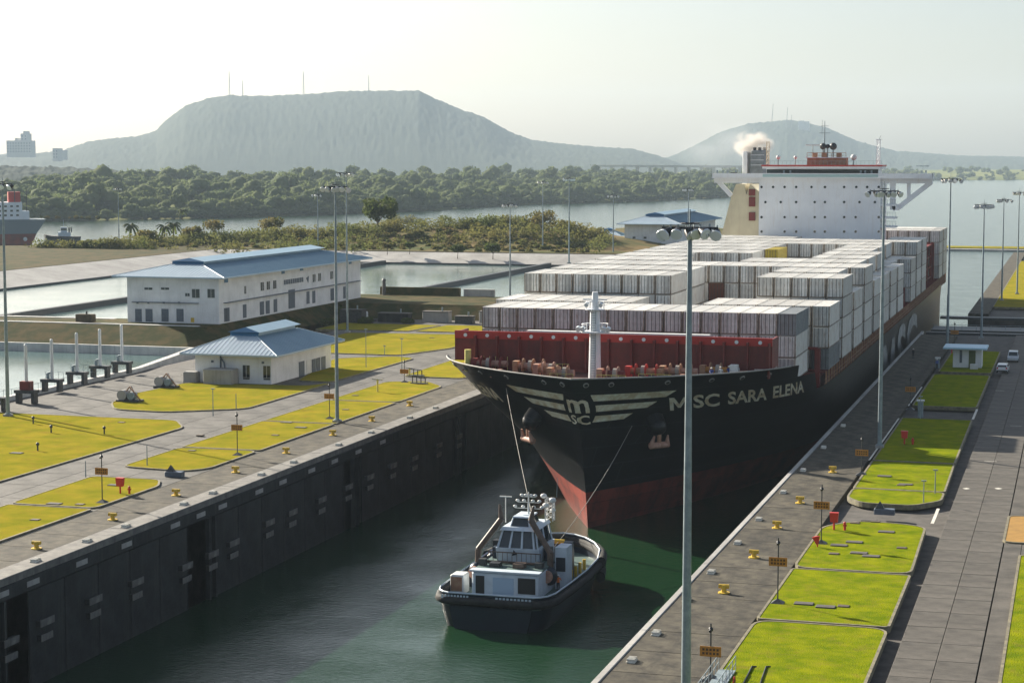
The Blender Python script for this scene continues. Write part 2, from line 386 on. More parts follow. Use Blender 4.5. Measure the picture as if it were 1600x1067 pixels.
# the lock walls: left one visible with its lip, grooves and fender recesses
b = MB()
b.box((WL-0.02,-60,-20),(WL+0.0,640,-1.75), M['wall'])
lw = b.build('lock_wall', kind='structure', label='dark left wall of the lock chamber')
b = MB()
y = -60.0
while y < 640:
    y2 = min(640, y + 24.6)
    b.bbox((WL-2.2, y+0.03, -0.6),(WL+0.10, y2-0.03, 0.06), M['wall_top'], 0.05)
    b.box((WL+0.0, y+0.06, -1.75),(WL+0.32, y2-0.06, -0.62), M['wall'])
    y = y2
b.build('coping', parent=lw)
b = MB()
for yy in (96,137.8,178.5,219.5,260.8,302,343,384):
    b.box((WL+0.0, yy-0.9, -20),(WL+0.45, yy-0.55, -1.8), M['wall']); b.box((WL+0.0, yy+0.55, -20),(WL+0.45, yy+0.9, -1.8), M['wall'])
    b.box((WL+0.0, yy-0.5, -20),(WL+0.03, yy+0.5, -1.8), M['black'])
b.build('stoplog_groove', parent=lw)
# wall panels between construction joints, slightly proud
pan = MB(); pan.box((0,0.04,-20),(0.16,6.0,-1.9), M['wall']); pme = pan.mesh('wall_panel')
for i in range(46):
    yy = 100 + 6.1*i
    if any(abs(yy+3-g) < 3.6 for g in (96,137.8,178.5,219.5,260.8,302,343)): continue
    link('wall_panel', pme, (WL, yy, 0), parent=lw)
b = MB(); b.box((WR,-60,-20),(WR+0.02,399,-0.6), M['wall']); 
rw = b.build('lock_wall', kind='structure', label='right wall of the lock chamber beside the ship')
b = MB()
y = -60.0
while y < 399:
    y2 = min(399, y + 24.6); b.bbox((WR-0.10, y+0.03, -0.6),(WR+0.42, y2-0.03, 0.07), M['pale_concrete'], 0.05); y = y2
b.build('coping', parent=rw)
# fender units hanging on the left wall (each a pair of bars) and number plates under the lip
fm = MB()
fm.box((0.16,-1.1,0.35),(0.62,1.1,0.85), M['rubber']); fm.box((0.62,-1.15,0.30),(0.70,1.15,0.92), M['wall_top'])
fb = MB(); fb.box((0.16,-0.9,-0.95),(0.55,0.9,-0.45), M['rubber']); fb.box((0.55,-0.95,-1.0),(0.63,0.95,-0.42), M['wall_top'])
fu, fl = fm.mesh('upper_bar'), fb.mesh('lower_bar')
ford = ['nearest','second','third','fourth','fifth','sixth','seventh','eighth','ninth','tenth','eleventh','twelfth','thirteenth','fourteenth','fifteenth','sixteenth','seventeenth','eighteenth','nineteenth','twentieth']
fy = []
for px, py in ((8,1012),(64,980),(140,946),(206,918),(284,893),(325,874),(358,856),(414,824),(450,808),(496,788),(538,768),(572,752),(608,734),(642,722),(680,702),(712,688)):
    d = _ray(px, py); t = WL / d.x; fy.append((d.y*t, CH + d.z*t))
for i, (yy, zz) in enumerate(fy):
    e = empty('wall_fender', (WL, yy, zz), label=f'{ford[i]} pair of fender bars along the dark left lock wall', cat='fender', group='fenders on the left lock wall')
    link('upper_bar', fu, parent=e); link('lower_bar', fl, parent=e)
pl = MB(); pl.box((0.33,-1.0,-0.24),(0.36,1.0,0.24), M['pale_concrete']); pm_ = pl.mesh('number_plate')
i = 0
for px, py in ((4,940),(52,916),(128,884),(198,858),(274,826),(314,810),(348,794),(405,766),(442,750),(487,734),(523,718),(560,700),(598,684)):
    d = _ray(px, py); t = (WL+0.33) / d.x
    link('wall_plate', pm_, (WL, d.y*t, -1.15), label=f'{ford[i]} pale plate under the lip of the left lock wall', cat='plate', group='plates under the left wall lip'); i += 1

# paving of the quays: slabs as pieces of their own
def slab_mesh(nm, w, l, m, h=0.6, e=0.02):
    b = MB(); b.bbox((0.012,0.012,-h),(w-0.012,l-0.012,0), m, e); return b.mesh(nm)
quay_r = tag(MB().build('pavement') if False else structure('pavement', M['base'], [((WR+0.45,-60,-0.62),(-22.9,60,-0.02))], 'stained concrete quay right of the chamber'))
sm = slab_mesh('slab', 7.05, 5.9, M['slab'])
yy = 60.0
while yy < 392:
    link('slab', sm, (-29.95, yy, random.uniform(-0.015,0.0)), parent=quay_r); yy += 5.93
quay_l = structure('pavement', M['base'], [((-94,-60,-0.62),(WL-2.25,110,-0.03))], 'stained concrete quay left of the chamber')
sm = slab_mesh('slab', 5.75, 5.9, M['slab'])
yy = 110.0
while yy < 390:
    link('slab', sm, (-93.3, yy, random.uniform(-0.015,0.0)), parent=quay_l); yy += 5.93
# right road
road_r = structure('road', M['base'], [((-11.7,-60,-0.62),(-5.9,90,-0.05))], 'grey concrete road right of the grass strip')
sm = slab_mesh('slab', 2.86, 4.9, M['road'])
yy = 90.0
while yy < 392:
    for k in range(2): link('slab', sm, (-11.65+2.88*k, yy, -0.03+random.uniform(-0.01,0.0)), parent=road_r)
    yy += 4.93
structure('path', M['road'], [((-5.82,60,-0.62),(-4.3,392,-0.02))], 'narrow footway beyond the right road')
# left roads as one bed under the lawns
quay_beds = structure('road', M['base'], [((-110,60,-0.62),(-108,80,-0.1))], 'service roads between the left lawns')
sm = slab_mesh('slab', 6.6, 7.6, M['road_left'])
n = 0
for ix in range(9):
    for iy in range(35):
        x0 = -93.4 - 6.63*(ix+1); y0 = 128 + 7.63*iy
        if x0 < -151.6: continue
        link('slab', sm, (x0, y0, -0.04), parent=quay_beds); n += 1
structure('ground', M['base'], [((-107,-60,-0.6),(-93.4,128,-0.06)), ((-151.4,395.2,-0.6),(-93.4,398,-0.04)), ((-118,398.1,-0.6),(WL-2.3,640,-0.02))], 'plain concrete beyond the paved roads')

# lawns: raised beds with kerbs, trenches across
def lawn(name, poly, m, label, z=0.10, kerb=True, r=1.5):
    p = rounded(poly, r)
    b = MB(); b.prism(p, -0.5, z, m, M['dirt'])
    o = b.build(name, kind='structure', label=label)
    if kerb:
        n = len(p); k = MB()
        ar = sum(p[i][0]*p[(i+1)%n][1]-p[(i+1)%n][0]*p[i][1] for i in range(n))
        sg = 1 if ar > 0 else -1
        def off(i, d):
            a = Vector(p[i-1]); c = Vector(p[i]); e = Vector(p[(i+1)%n])
            t = ((c-a).normalized() + (e-c).normalized())
            if t.length < 1e-6: t = (e-c)
            t.normalize(); nn = Vector((t.y, -t.x))*sg; return c + nn*d
        vs = []
        for i in range(n):
            q0 = off(i, 0.0); q1 = off(i, 0.22)
            vs += [(q0.x,q0.y,z+0.03),(q1.x,q1.y,z+0.03),(q1.x,q1.y,-0.4)]
        fs = []
        for i in range(n):
            j = (i+1)%n; fs += [(3*i,3*i+1,3*j+1,3*j),(3*i+1,3*i+2,3*j+2,3*j+1)]
        k.add(vs, fs, M['kerb']); k.build('kerb', parent=o)
    return o
rs = [(118,142.2),(142.9,161.5),(162.2,180.8),(192.5,197.6),(198.2,224.5),(225.2,251),(253.5,285),(294,318),(319,352)]
names = ['nearest','second','third','fourth','fifth','sixth','seventh','eighth','ninth']
lawn('grass', [(-22.6,95),(-13.0,95),(-13.0,120.4),(-22.6,120.4)], M['grass_green'], 'green lawn panel at the very bottom edge')
lawn('grass', [(-22.6,120.9),(-13.0,120.9),(-13.0,142.0),(-22.6,142.0)], M['grass_green'], 'nearest green lawn panel with two dark pipes')
lawn('grass', [(-22.6,142.8),(-13.0,142.8),(-13.0,161.3),(-22.6,161.3)], M['grass_green'], 'green lawn panel with a pair of brown lids', r=0.3)
lawn('grass', [(-22.6,162.1),(-13.0,162.1),(-13.4,183.4),(-16,184.6),(-20,184.6),(-22.6,181)], M['grass_green'], 'green lawn panel with many scattered brown lids')
lawn('grass', [(-22.2,198),(-20.5,195.2),(-15.5,195.0),(-13.0,198.5),(-13.0,203.4),(-22.2,203.4)], M['grass_green'], 'small rounded green lawn beyond the crossing', r=1.0)
lawn('grass', [(-22.2,204.0),(-13.0,204.0),(-13.2,223),(-22.2,223)], M['grass_green'], 'half shaded lawn panel beyond the rounded one', r=0.3)
lawn('grass', [(-22.2,223.8),(-13.2,223.8),(-13.3,262),(-22.2,262)], M['grass_green'], 'shaded lawn panel beside the tall mast', r=0.3)
lawn('grass', [(-22.0,276),(-13.4,276),(-13.4,318),(-22.0,318)], M['grass_green'], 'shaded lawn in front of the white guard hut', r=0.8)
lawn('grass', [(-21.6,322),(-13.4,322),(-13.4,359),(-21.6,359)], M['grass_green'], 'shaded lawn behind the white guard hut', r=0.8)
lawn('grass', [(-4.2,100),(12,100),(12,172.5),(-4.2,172.5)], M['grass_green'], 'long green lawn at the right edge', r=0.4)
lawn('grass', [(-4.2,193),(12,193),(12,240),(-4.2,240)], M['grass_green'], 'green lawn at the right edge past the orange soil', r=0.4)
lawn('dirt', [(-5.8,178.5),(6,178.5),(6,191.8),(-5.8,191.8)], M['orange_soil'], 'orange gravel patch at the right edge', r=0.8)
structure('ground', M['base'], [((-4.25,60,-0.6),(70,392,-0.03))], 'concrete right of the footway')
# white kerb marks at the crossing on the right
b = MB(); b.box((-13.0,186,-0.02),(-12.7,194.3,0.02), M['marking']); b.box((-13.3,264,-0.02),(-13.0,275,0.02), M['marking'])
b.box((-22.9,224,-0.01),(-22.7,262,0.03), M['marking']); b.box((-22.8,276,-0.01),(-22.6,300,0.03), M['marking'])
b.build('road_marking', kind='structure', label='worn white lines at the crossings')
def GP(*pts, z=0.0): return [G(x, y, z) for x, y in pts]
gy = M['grass_yellow']
lawn('grass', [(-102.2,128),(-94.2,128),(-94.0,169.5),(-103.2,169.5)], gy, 'yellow lawn panel at the left edge below the trench', r=0.3)
lawn('grass', [(-103.3,170.4),(-94.0,170.4),(-93.9,184),(-95.6,187.6),(-103.6,187.6)], gy, 'yellow lawn panel with the red hose cabinet', r=1.0)
lawn('grass', [(-103.8,195),(-95.6,194.0),(-93.9,196.5),(-93.9,209.8),(-103.9,209.8)], gy, 'yellow lawn panel starting beyond the blue box')
lawn('grass', [(-103.9,210.6),(-93.9,210.6),(-93.9,234.4),(-104,234.4)], gy, 'yellow lawn panel before the near left mast', r=0.3)
lawn('grass', [(-104,235.2),(-93.9,235.2),(-93.8,258),(-104,258)], gy, 'yellow lawn panel behind the near left mast', r=0.3)
lawn('grass', [(-104,258.8),(-93.8,258.8),(-93.8,279),(-98,284.5),(-104,282.5)], gy, 'yellow lawn panel with the valve posts')
lawn('grass', [(-104.2,291),(-94,290.5),(-94,318),(-104.4,318)], gy, 'small yellow lawn next to the bow')
lawn('grass', [(-150,150),(-111.9,150),(-111.6,226),(-115.5,231.9),(-150,232.2)], gy, 'wide orange tinged lawn at the left edge')
lawn('grass', [(-132.8,246.6),(-134.9,255),(-133.6,272.5),(-113.8,274),(-111.8,279),(-111.7,246),(-121,239.6),(-129,240.3)], gy, 'rounded yellow lawn in front of the small building', r=2)
lawn('grass', [(-118.0,280),(-112.4,280),(-112.0,318),(-116,320),(-124.5,314),(-124.8,312)], gy, 'small yellow lawn right of the small building')
lawn('grass', [(-141.5,322.5),(-116.4,322.5),(-111.6,337),(-111.6,365),(-141.5,362)], gy, 'yellow lawn behind the small building')
lawn('grass', [(-151,368),(-131.2,369),(-129.2,384),(-151,384)], gy, 'far yellow lawn strip left part', r=0.5)
lawn('grass', [(-129.6,369.3),(-104,369.5),(-104,386),(-127.8,384.6)], gy, 'far yellow lawn strip right part', r=0.5)

# near basin
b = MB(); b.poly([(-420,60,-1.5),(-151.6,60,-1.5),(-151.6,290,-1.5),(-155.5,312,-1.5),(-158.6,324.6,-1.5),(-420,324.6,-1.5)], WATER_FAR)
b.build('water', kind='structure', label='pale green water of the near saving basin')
b = MB()
b.box((-420,324.6,-4),(-158.5,325.4,0.05), M['white_concrete'])
b.prism([(-158.5,324.6),(-158.5,325.4),(-157.0,325.4),(-151.0,291),(-151.0,60),(-152.1,60),(-152.1,290.6),(-156.0,312)], -3.9, 0.04, M['white_concrete'])
b.build('basin_wall', kind='structure', label='white concrete rim round the near basin')
# brown bank and building terrace
b = MB()
def slope(b, p, q, m):                        # quad strip from polyline p to q
    n = len(p); b.add([*p, *q], [(i, i+1, n+i+1, n+i) for i in range(n-1)], m)
slope(b, [(-420,325.4,0.0),(-300,325.4,0.0),(-200,325.4,0.0),(-158,325.4,0),(-156.4,334,0),(-155.5,398,0)], [(-420,335,3.0),(-300,335,3),(-200,335,3),(-161,335,3),(-160.2,338,3),(-159.8,402,3)], M['bank'])
slope(b, [(-155.5,398,0),(-130,398,0),(-118,398,0)], [(-159.8,402,3),(-130,403,3),(-118,403,3)], M['bank'])
b.build('bank', kind='structure', label='dark brown grass bank below the long building')
structure('ground', M['bank'], [((-420,335,-4),(-184,349,2.98)), ((-183.98,335,-4),(-159.85,430,2.97)), ((-159.8,403,-4),(-118,430,2.96))], 'raised terrace carrying the long building')
structure('path', M['white_concrete'], [((-420,335.3,2.99),(-162,336.5,3.12)), ((-420,346.5,2.99),(-186,348,3.1))], 'pale footpath along the terrace edge')
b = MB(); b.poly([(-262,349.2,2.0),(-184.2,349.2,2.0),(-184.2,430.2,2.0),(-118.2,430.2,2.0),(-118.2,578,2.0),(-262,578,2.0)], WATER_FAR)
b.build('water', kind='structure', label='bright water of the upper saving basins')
structure('basin_wall', M['dark_steel'], [((-213.8,349.1,0),(-212.4,577,3.1)), ((-159.0,430.1,0),(-157.6,577,3.1)), ((-184.2,349.1,0),(-183.99,430,2.96)), ((-118.6,430.1,0),(-118,600,3.0))], 'dark dividing walls between the upper basins')
b = MB()
slope(b, [(-262,349,1.9),(-262,578,1.9),(-118,578,1.9)], [(-278,335,5.2),(-278,592,5.2),(-118,592,5.2)], M['pale_concrete'])
b.prism([(-262,405),(-262,411),(-280,421),(-280,414)], 1.9, 5.4, M['orange_soil'])
b.build('basin_slope', kind='structure', label='pale concrete slope round the upper basins')
b = MB(); b.box((-262.4,349.1,1.9),(-261.6,577.6,2.5), M['dark_steel']); b.box((-261.5,577.2,1.9),(-118.2,578.0,2.5), M['dark_steel'])
b.build('basin_kerb', kind='structure', label='dark waterline kerb of the upper basins')

# peninsula: bank, dry mound, shore
def fbm(x, y, s, o=4, seed=0.0):
    return noise.fractal(Vector((x*s, y*s, seed)), 0.9, 2.1, o)
def grid(name, xs, ys, hf, m, kind='structure', label=None, smooth=True):
    nx, ny = len(xs), len(ys)
    v = [(x, yv, hf(x, yv)) for yv in ys for x in xs]
    f = [(j*nx+i, j*nx+i+1, (j+1)*nx+i+1, (j+1)*nx+i) for j in range(ny-1) for i in range(nx-1)]
    b = MB(); b.add(v, f, m, smooth); return b.build(name, kind=kind, label=label)
def lerp(t, pts):
    if t <= pts[0][0]: return pts[0][1]
    for (a, b_), (c, d) in zip(pts, pts[1:]):
        if t <= c: return b_ + (d-b_)*(t-a)/(c-a)
    return pts[-1][1]
SHORE = [(-900,585),(-400,592),(-355,612),(-338,650),(-322,740),(-300,850),(-200,925),(-110,930)]
def pen_h(x, yv):
    sh = lerp(x, SHORE)
    h = 5.2 + 0.6*fbm(x, yv, 0.03, 3)
    ax = lerp(x, [(-330,0.15),(-290,0.35),(-262,0.6),(-235,0.85),(-205,1.0),(-175,0.85),(-158,0.45),(-140,0.0)])
    mx = 6.0*ax*math.exp(-((yv-662)/36)**2)*(1 if yv < 662 else 1)
    h += mx*(1+0.22*fbm(x, yv, 0.05, 3, 5.0)) - (2.2*min(1, max(0,(yv-700)/80)))
    if yv < 612: h = 5.2 + (h-5.2)*max(0,(yv-592)/20)
    d = sh - yv
    if d < 14: h = h*max(0, d/14) + (WZ-2)*(1-max(0, d/14))
    if d < 0: h = WZ-3
    if x > -110: h = h + (x+110)*-0.9
    return h
grid('hill', [-278 + i*3.0 for i in range(62)], [592.01+i*4.5 for i in range(80)], pen_h, M['mound'], label='dry grassy mound on the peninsula')
grid('bank', [-900 + i*9.0 for i in range(70)] , [335+i*5 for i in range(76)], lambda x, yv: pen_h(x, yv) if yv > 566 else 5.2, M['bank'], label='brown embankment left of the upper basins')
structure('path', M['bank'], [((-278,592.0,5.21),(-118,596,5.35))], 'dark track at the foot of the mound')

# right side beyond the gate recess
b = MB()
b.box((-23.9,449,-0.6),(-19.4,757,0.0), M['slab']); b.box((-23.98,449,-20),(-23.9,757,-0.1), M['wall'])
b.build('pavement', kind='structure', label='tan quay beyond the gate recess')
lawn('grass', [(-19.2,470),(10,470),(10,690),(-19.2,690)], M['grass_yellow'], 'yellow lawn far right beyond the gate recess', r=0.5)
e = empty('lock_gate', (0,0,0), label='dark rolling lock gate resting in its recess on the right', cat='gate')
b = MB(); b.box((-30,418,-9.9),(60,428,-1.2), M['dark_steel']); b.build('gate_leaf', parent=e)
b = MB()
for k in range(24): b.cyl((-29.5+3*k,418.2,-1.2),(-29.5+3*k,418.2,-0.1),0.05,M['steel'],n=5)
b.tube([(-29.5,418.2,-0.1),(40,418.2,-0.1)],0.05,M['steel'],5); b.tube([(-29.5,418.2,-0.65),(40,418.2,-0.65)],0.04,M['steel'],5)
b.build('railing', parent=e)
b = MB(); b.box((-29.8,401,-0.9),(60,403,-0.3), M['dark_steel']); b.box((-29.8,443,-0.9),(60,446,-0.4), M['dark_steel']); b.build('gate_track', parent=e)
b = MB(); b.box((-160,990,-20),(60,1022,WZ+0.9), M['pale_concrete']); b.build('jetty', label='low concrete jetty crossing the far water right of the ship', cat='jetty')
b = MB(); b.box((-160,997,WZ+0.9),(60,1017,WZ+1.4), M['grass_yellow']); b.build('grass', kind='structure', label='thin grass strip on the far jetty')

# far shore, forest ground, hills
shore = [G(x, y, WZ+0.3) for x, y in ((-260,352),(0,347),(70,345),(200,343),(350,340),(500,335),(640,330),(800,320),(1000,315),(1130,308))]
shore_pts = shore + [(-420,3100),(-395,3900),(-330,4700),(900,5100)]
def far_h(u, v):                              # u along the shore, v inland in metres
    return WZ-1 + min(1, v/25)*2.5 + 17*(1-math.exp(-v/420.0)) 
vs = []; fs = []; nv = 26
sp = []
for i in range(len(shore_pts)-1):
    a, c = shore_pts[i], shore_pts[i+1]
    for k in range(8): sp.append((a[0]+(c[0]-a[0])*k/8, a[1]+(c[1]-a[1])*k/8))
sp.append(shore_pts[-1])
inl = Vector((-0.35, 0.94)).normalized()
for (x, yv) in sp:
    for j in range(nv):
        v = 1400*(j/(nv-1))**1.7
        vs.append((x+inl.x*v, yv+inl.y*v, far_h(0, v) + (0 if j == 0 else 2.0*fbm(x+v, yv, 0.008, 2))))
for i in range(len(sp)-1):
    for j in range(nv-1): fs.append((i*nv+j, (i+1)*nv+j, (i+1)*nv+j+1, i*nv+j+1))
b = MB(); b.add(vs, fs, M['far_ground'], True); b.build('ground', kind='structure', label='flat wooded land on the far side of the canal')

def far_hill(name, D, prof, depth, m, label, x_over=60):
    """hill whose crest, at distance D along the view, rises as in prof (survey x, y of the skyline)"""
    n = 640; rows = 64; x0, x1 = prof[0][0]-x_over, prof[-1][0]+x_over
    vs = []; fs = []
    for j in range(rows):
        t = -1 + 2*j/(rows-1); t = t*abs(t)**0.15
        for i in range(n):
            px = x0 + (x1-x0)*i/(n-1)
            d = _ray(px, 252.0); k = D/(_F.dot(d)); X = d.x*k; Y = d.y*k
            fh2 = Vector((d.x, d.y)).normalized()
            hz = CH + (252.0 - lerp(px, prof))/FP*D
            edge = min(1, (px-x0)/x_over, (x1-px)/x_over)
            hz = (hz+18)*max(0, edge) - 18
            sh = (1-abs(t)**1.2)
            xx = X + fh2.x*t*depth; yy = Y + fh2.y*t*depth
            z = -18 + (hz+18)*sh
            z += (7.0*fbm(xx, yy, 0.0025, 2, 3.0) + 4.5*fbm(xx, yy, 0.05, 3, 9.0))*min(1, sh*3)*min(1,(hz+18)/40)
            vs.append((xx, yy, z))
    for j in range(rows-1):
        for i in range(n-1): fs.append((j*n+i, j*n+i+1, (j+1)*n+i+1, (j+1)*n+i))
    b = MB(); b.add(vs, fs, m, True); return b.build(name, kind='structure', label=label)
HP = [(-60,246),(60,240),(100,236),(140,222),(180,216),(220,212),(245,204),(258,190),(290,166),(330,153),(360,149),(420,151),(470,149),(530,144),(600,142),(655,142),(680,155),(720,171),(760,185),(800,208),(830,219),(870,225),(930,229),(985,233),(1015,240),(1045,248)]
far_hill('hill', 7600, HP, 1500, M['hill'], 'long hazy flat topped hill with masts on it')
HP2 = [(1035,250),(1060,240),(1090,226),(1130,206),(1170,193),(1230,187),(1290,199),(1340,221),(1400,237),(1480,243),(1600,246),(1700,248)]
far_hill('hill', 8600, HP2, 1200, M['hill'], 'second hazy hill behind the smoking funnel')
far_hill('hill', 9200, [(-200,250),(0,242),(40,238),(90,246),(300,247),(900,246),(1200,246),(1350,241),(1420,238),(1500,243),(1600,246),(1800,248)], 500, M['hill'], 'faint low ridge on the horizon')

far_hill('hill', 3300, [(-300,262),(-60,260),(60,261),(120,263),(200,268),(330,274),(500,276)], 260, M['hill'], 'low wooded rise behind the far shore wood')
# far wood: every crown a lumpy head of leaf clumps, one mass
def crown_arrays(nf, seed):
    r = np.random.default_rng(seed)
    bm = bmesh.new(); bmesh.ops.create_icosphere(bm, subdivisions=1, radius=1.0)
    v0 = np.array([v.co[:] for v in bm.verts]); f0 = np.array([[v.index for v in f.verts] for f in bm.faces]); bm.free()
    V = []; F = []; off = 0; cen = []
    for k in range(6):
        a = r.uniform(0, 6.28); q = r.uniform(0.15, 0.75) if k else 0.0
        c = np.array([math.cos(a)*q, math.sin(a)*q, r.uniform(-0.35, 0.45)]); rr = r.uniform(0.30, 0.52) if k else 0.6
        V.append(v0*(rr*(1+r.uniform(-0.28,0.28,(len(v0),1))))*np.array([1,1,0.8])+c); F.append(f0+off); off += len(v0); cen.append((c, rr))
    qv = []; qf = []
    for i in range(nf):
        c, rr = cen[r.integers(0, 6)]
        d = r.normal(size=3); d /= np.linalg.norm(d); d[2] = abs(d[2])*1.0-0.25
        c = c + d*rr*r.uniform(0.85,1.25); a = r.normal(size=3); a /= np.linalg.norm(a); bb = np.cross(a, r.normal(size=3)); bb /= np.linalg.norm(bb)
        s = r.uniform(0.05,0.14); qv += [c+a*s, c+bb*s, c-a*s]; qf.append([3*i,3*i+1,3*i+2])
    return np.vstack(V+[np.array(qv)]), np.vstack(F+[np.array(qf)+off])
def mesh_np(name, V, F, m, smooth=False):
    me = bpy.data.meshes.new(name); k = F.shape[1]
    me.vertices.add(len(V)); me.vertices.foreach_set('co', V.astype(np.float32).ravel())
    me.loops.add(F.size); me.loops.foreach_set('vertex_index', F.astype(np.int32).ravel())
    me.polygons.add(len(F)); me.polygons.foreach_set('loop_start', np.arange(0, F.size, k, dtype=np.int32)); me.polygons.foreach_set('loop_total', np.full(len(F), k, dtype=np.int32))
    me.materials.append(m); me.update(calc_edges=True); me.validate()
    return me
crowns = [crown_arrays(210, s) for s in range(14)]
Vs = []; Fs = []; off = 0; cnt = 0
for i in range(2900):
    k = rng.uniform(0, len(shore_pts)-1.001); ki = int(k); fr = k-ki
    a, c = shore_pts[ki], shore_pts[ki+1]
    v = 12 + 1000*rng.random()**1.9
    x = a[0]+(c[0]-a[0])*fr + inl.x*v; yv = a[1]+(c[1]-a[1])*fr + inl.y*v
    # pale clearing near the water on the left
    if v < 170 and shore[1][0]+10 < x < shore[3][0]+25 and rng.random() < 0.93: continue
    z = far_h(0, v)
    sc = rng.uniform(5.5, 12.0)*(1.0 if rng.random() < 0.88 else 1.5); hs = rng.uniform(0.7, 1.15)
    cv, cf = crowns[i % 14]; th = rng.uniform(0, 6.28); cs, sn = math.cos(th), math.sin(th)
    P = cv*np.array([sc, sc, sc*hs]); P = np.stack([P[:,0]*cs-P[:,1]*sn, P[:,0]*sn+P[:,1]*cs, P[:,2]], 1) + np.array([x, yv, z+sc*0.55*hs])
    Vs.append(P); Fs.append(cf+off); off += len(cv)
for i in range(520):                          # waterside scrub hiding the trunks
    k = rng.uniform(0, len(shore_pts)-1.001); ki = int(k); fr = k-ki
    a, c = shore_pts[ki], shore_pts[ki+1]; x = a[0]+(c[0]-a[0])*fr + inl.x*6; yv = a[1]+(c[1]-a[1])*fr + inl.y*6
    if shore[1][0]+10 < x < shore[3][0]+10 and rng.random() < 0.8: continue
    cv, cf = crowns[i % 8]; sc = rng.uniform(4, 7)
    Vs.append(cv*sc*np.array([1.4,1.2,0.9]) + np.array([x, yv, WZ+2+sc*0.3])); Fs.append(cf+off); off += len(cv)
me = mesh_np('wood', np.vstack(Vs), np.vstack(Fs), M['leaf_far'])
link('forest', me, kind='stuff', label='hazy green wood on the far shore')

# ================================================================== THE SHIP
SX, BH = -57.1, 24.3
STEM = [(-19,229),(-16,228.5),(-13,227),(-10.3,226.2),(-7.3,225.6),(-3,224.2),(3.4,222.2),(6.5,220),(9,218)]
ENT = [(-19,120),(-14.7,105),(-9,84),(-3,66),(3,46),(9,35)]
POW = [(-19,1.45),(-14.7,1.55),(-9,1.65),(-3,1.8),(3,2.2),(9,2.8)]
def half(s, z):
    L = lerp(z, ENT); p = lerp(z, POW)
    b_ = BH*(1-(1-min(1, s/L))**p)
    if s > 258:
        k = (s-258)/40; b_ -= (2.6 + max(0, (3-z))*0.8)*k*k
    return max(0.0, b_)
def HPt(side, s, z, o=0.0):
    p = Vector((SX+side*half(s, z), lerp(z, STEM)+s, z))
    if o:
        e = 0.4
        a = Vector((SX+side*half(s+e, z), lerp(z, STEM)+s+e, z)) - p
        q = Vector((SX+side*half(s, z+e), lerp(z+e, STEM)+s, z+e)) - p
        n_ = a.cross(q).normalized()
        if n_.x*side < 0: n_ = -n_
        p = p + n_*o
    return p
def ztop(s): return lerp(s, [(22,9.0),(24.5,8.9),(25.5,7.2),(33,6.9),(35.5,4.3),(60,4.0),(400,4.0)])
ship = empty('container_ship', (0,0,0), label='huge black hulled container ship filling the lock, stacked with white containers', cat='ship')
S = [0,.2,.4,.7,1,1.4,1.9,2.5,3.2,4,4.8,5.6,6.5,7.5,8.5,9.5,10.5,11.6,12.8,14,15.2,16.5,17.8,19,20.2,21.2,22,23.2,24.5,25.5,27,28.5,30,31.5,33,35.5,38,42,50,60,72,86,100,130,160,190,220,258,266,274,282,290,298]
ZL = [-19,-16,-13,-11,-8.5,-5.7,-4.8,-4,-3,-2,-1,0,1,1.8,2.6,3.5]
hb = MB()
for side in (-1, 1):
    vs = []
    for s in S:
        lv = ZL + [3.5+(ztop(s)-3.5)*q for q in (0.14,0.28,0.42,0.57,0.71,0.86,1.0)]
        for z in lv: vs.append(HPt(side, s, z))
    nl = len(ZL)+7
    fr = []; fk = []
    for i in range(len(S)-1):
        for j in range(nl-1):
            f = (i*nl+j, (i+1)*nl+j, (i+1)*nl+j+1, i*nl+j+1)
            if side < 0: f = f[::-1]
            (fr if j < 5 else fk).append(f)
    hb.add(vs, fr, M['hull_red'], True); hb.add(vs, fk, M['hull_black'], True)
zs = ZL + [4.0]
vs = [HPt(-1, 298, z) for z in zs] + [HPt(1, 298, z) for z in zs]; n = len(zs)
hb.add(vs, [(j, j+1, n+j+1, n+j) for j in range(n-1)], M['hull_black'])
hull = hb.build('hull', parent=ship)
b = MB(); b.sph((SX, 228, -16.9), 1.0, M['hull_red'], 20, 12, (4.0, 11.0, 4.3)); b.build('bulbous_bow', parent=ship)
# decks
b = MB()
b.prism([(SX+sd*max(0.02, half(q,7.5)-0.35), lerp(7.5,STEM)+q+0.5) for sd, ss in ((1,[q for q in S if q <= 22]),(-1,[q for q in S if 0 < q <= 22][::-1])) for q in ss], 7.6, 7.8, M['deck'])
b.prism([(SX+sd*(half(q,6.4)-0.4), lerp(6.4,STEM)+q) for sd, ss in ((1,(19,20.5,22,24.5,25,25.2)),(-1,(25.2,25,24.5,22,20.5,19))) for q in ss], 6.5, 7.6, M['ship_red'])
b.prism([(SX+sd*(half(s,2.9)-0.25), lerp(3.0,STEM)+s) for sd, ss in ((1,[q for q in S if 26 < q < 297]),(-1,[q for q in S if 26 < q < 297][::-1])) for s in ss], 3.1, 3.3, M['deck'])
b.build('deck', parent=ship)
# pale bulwark rim
b = MB()
for side in (-1, 1):
    pts = [HPt(side, s, ztop(s)) + Vector((0,0,0.02)) for s in S if s <= 22]
    b.tube(pts, 0.10, M['pale_concrete'], 6)
b.build('bulwark_rim', parent=ship)
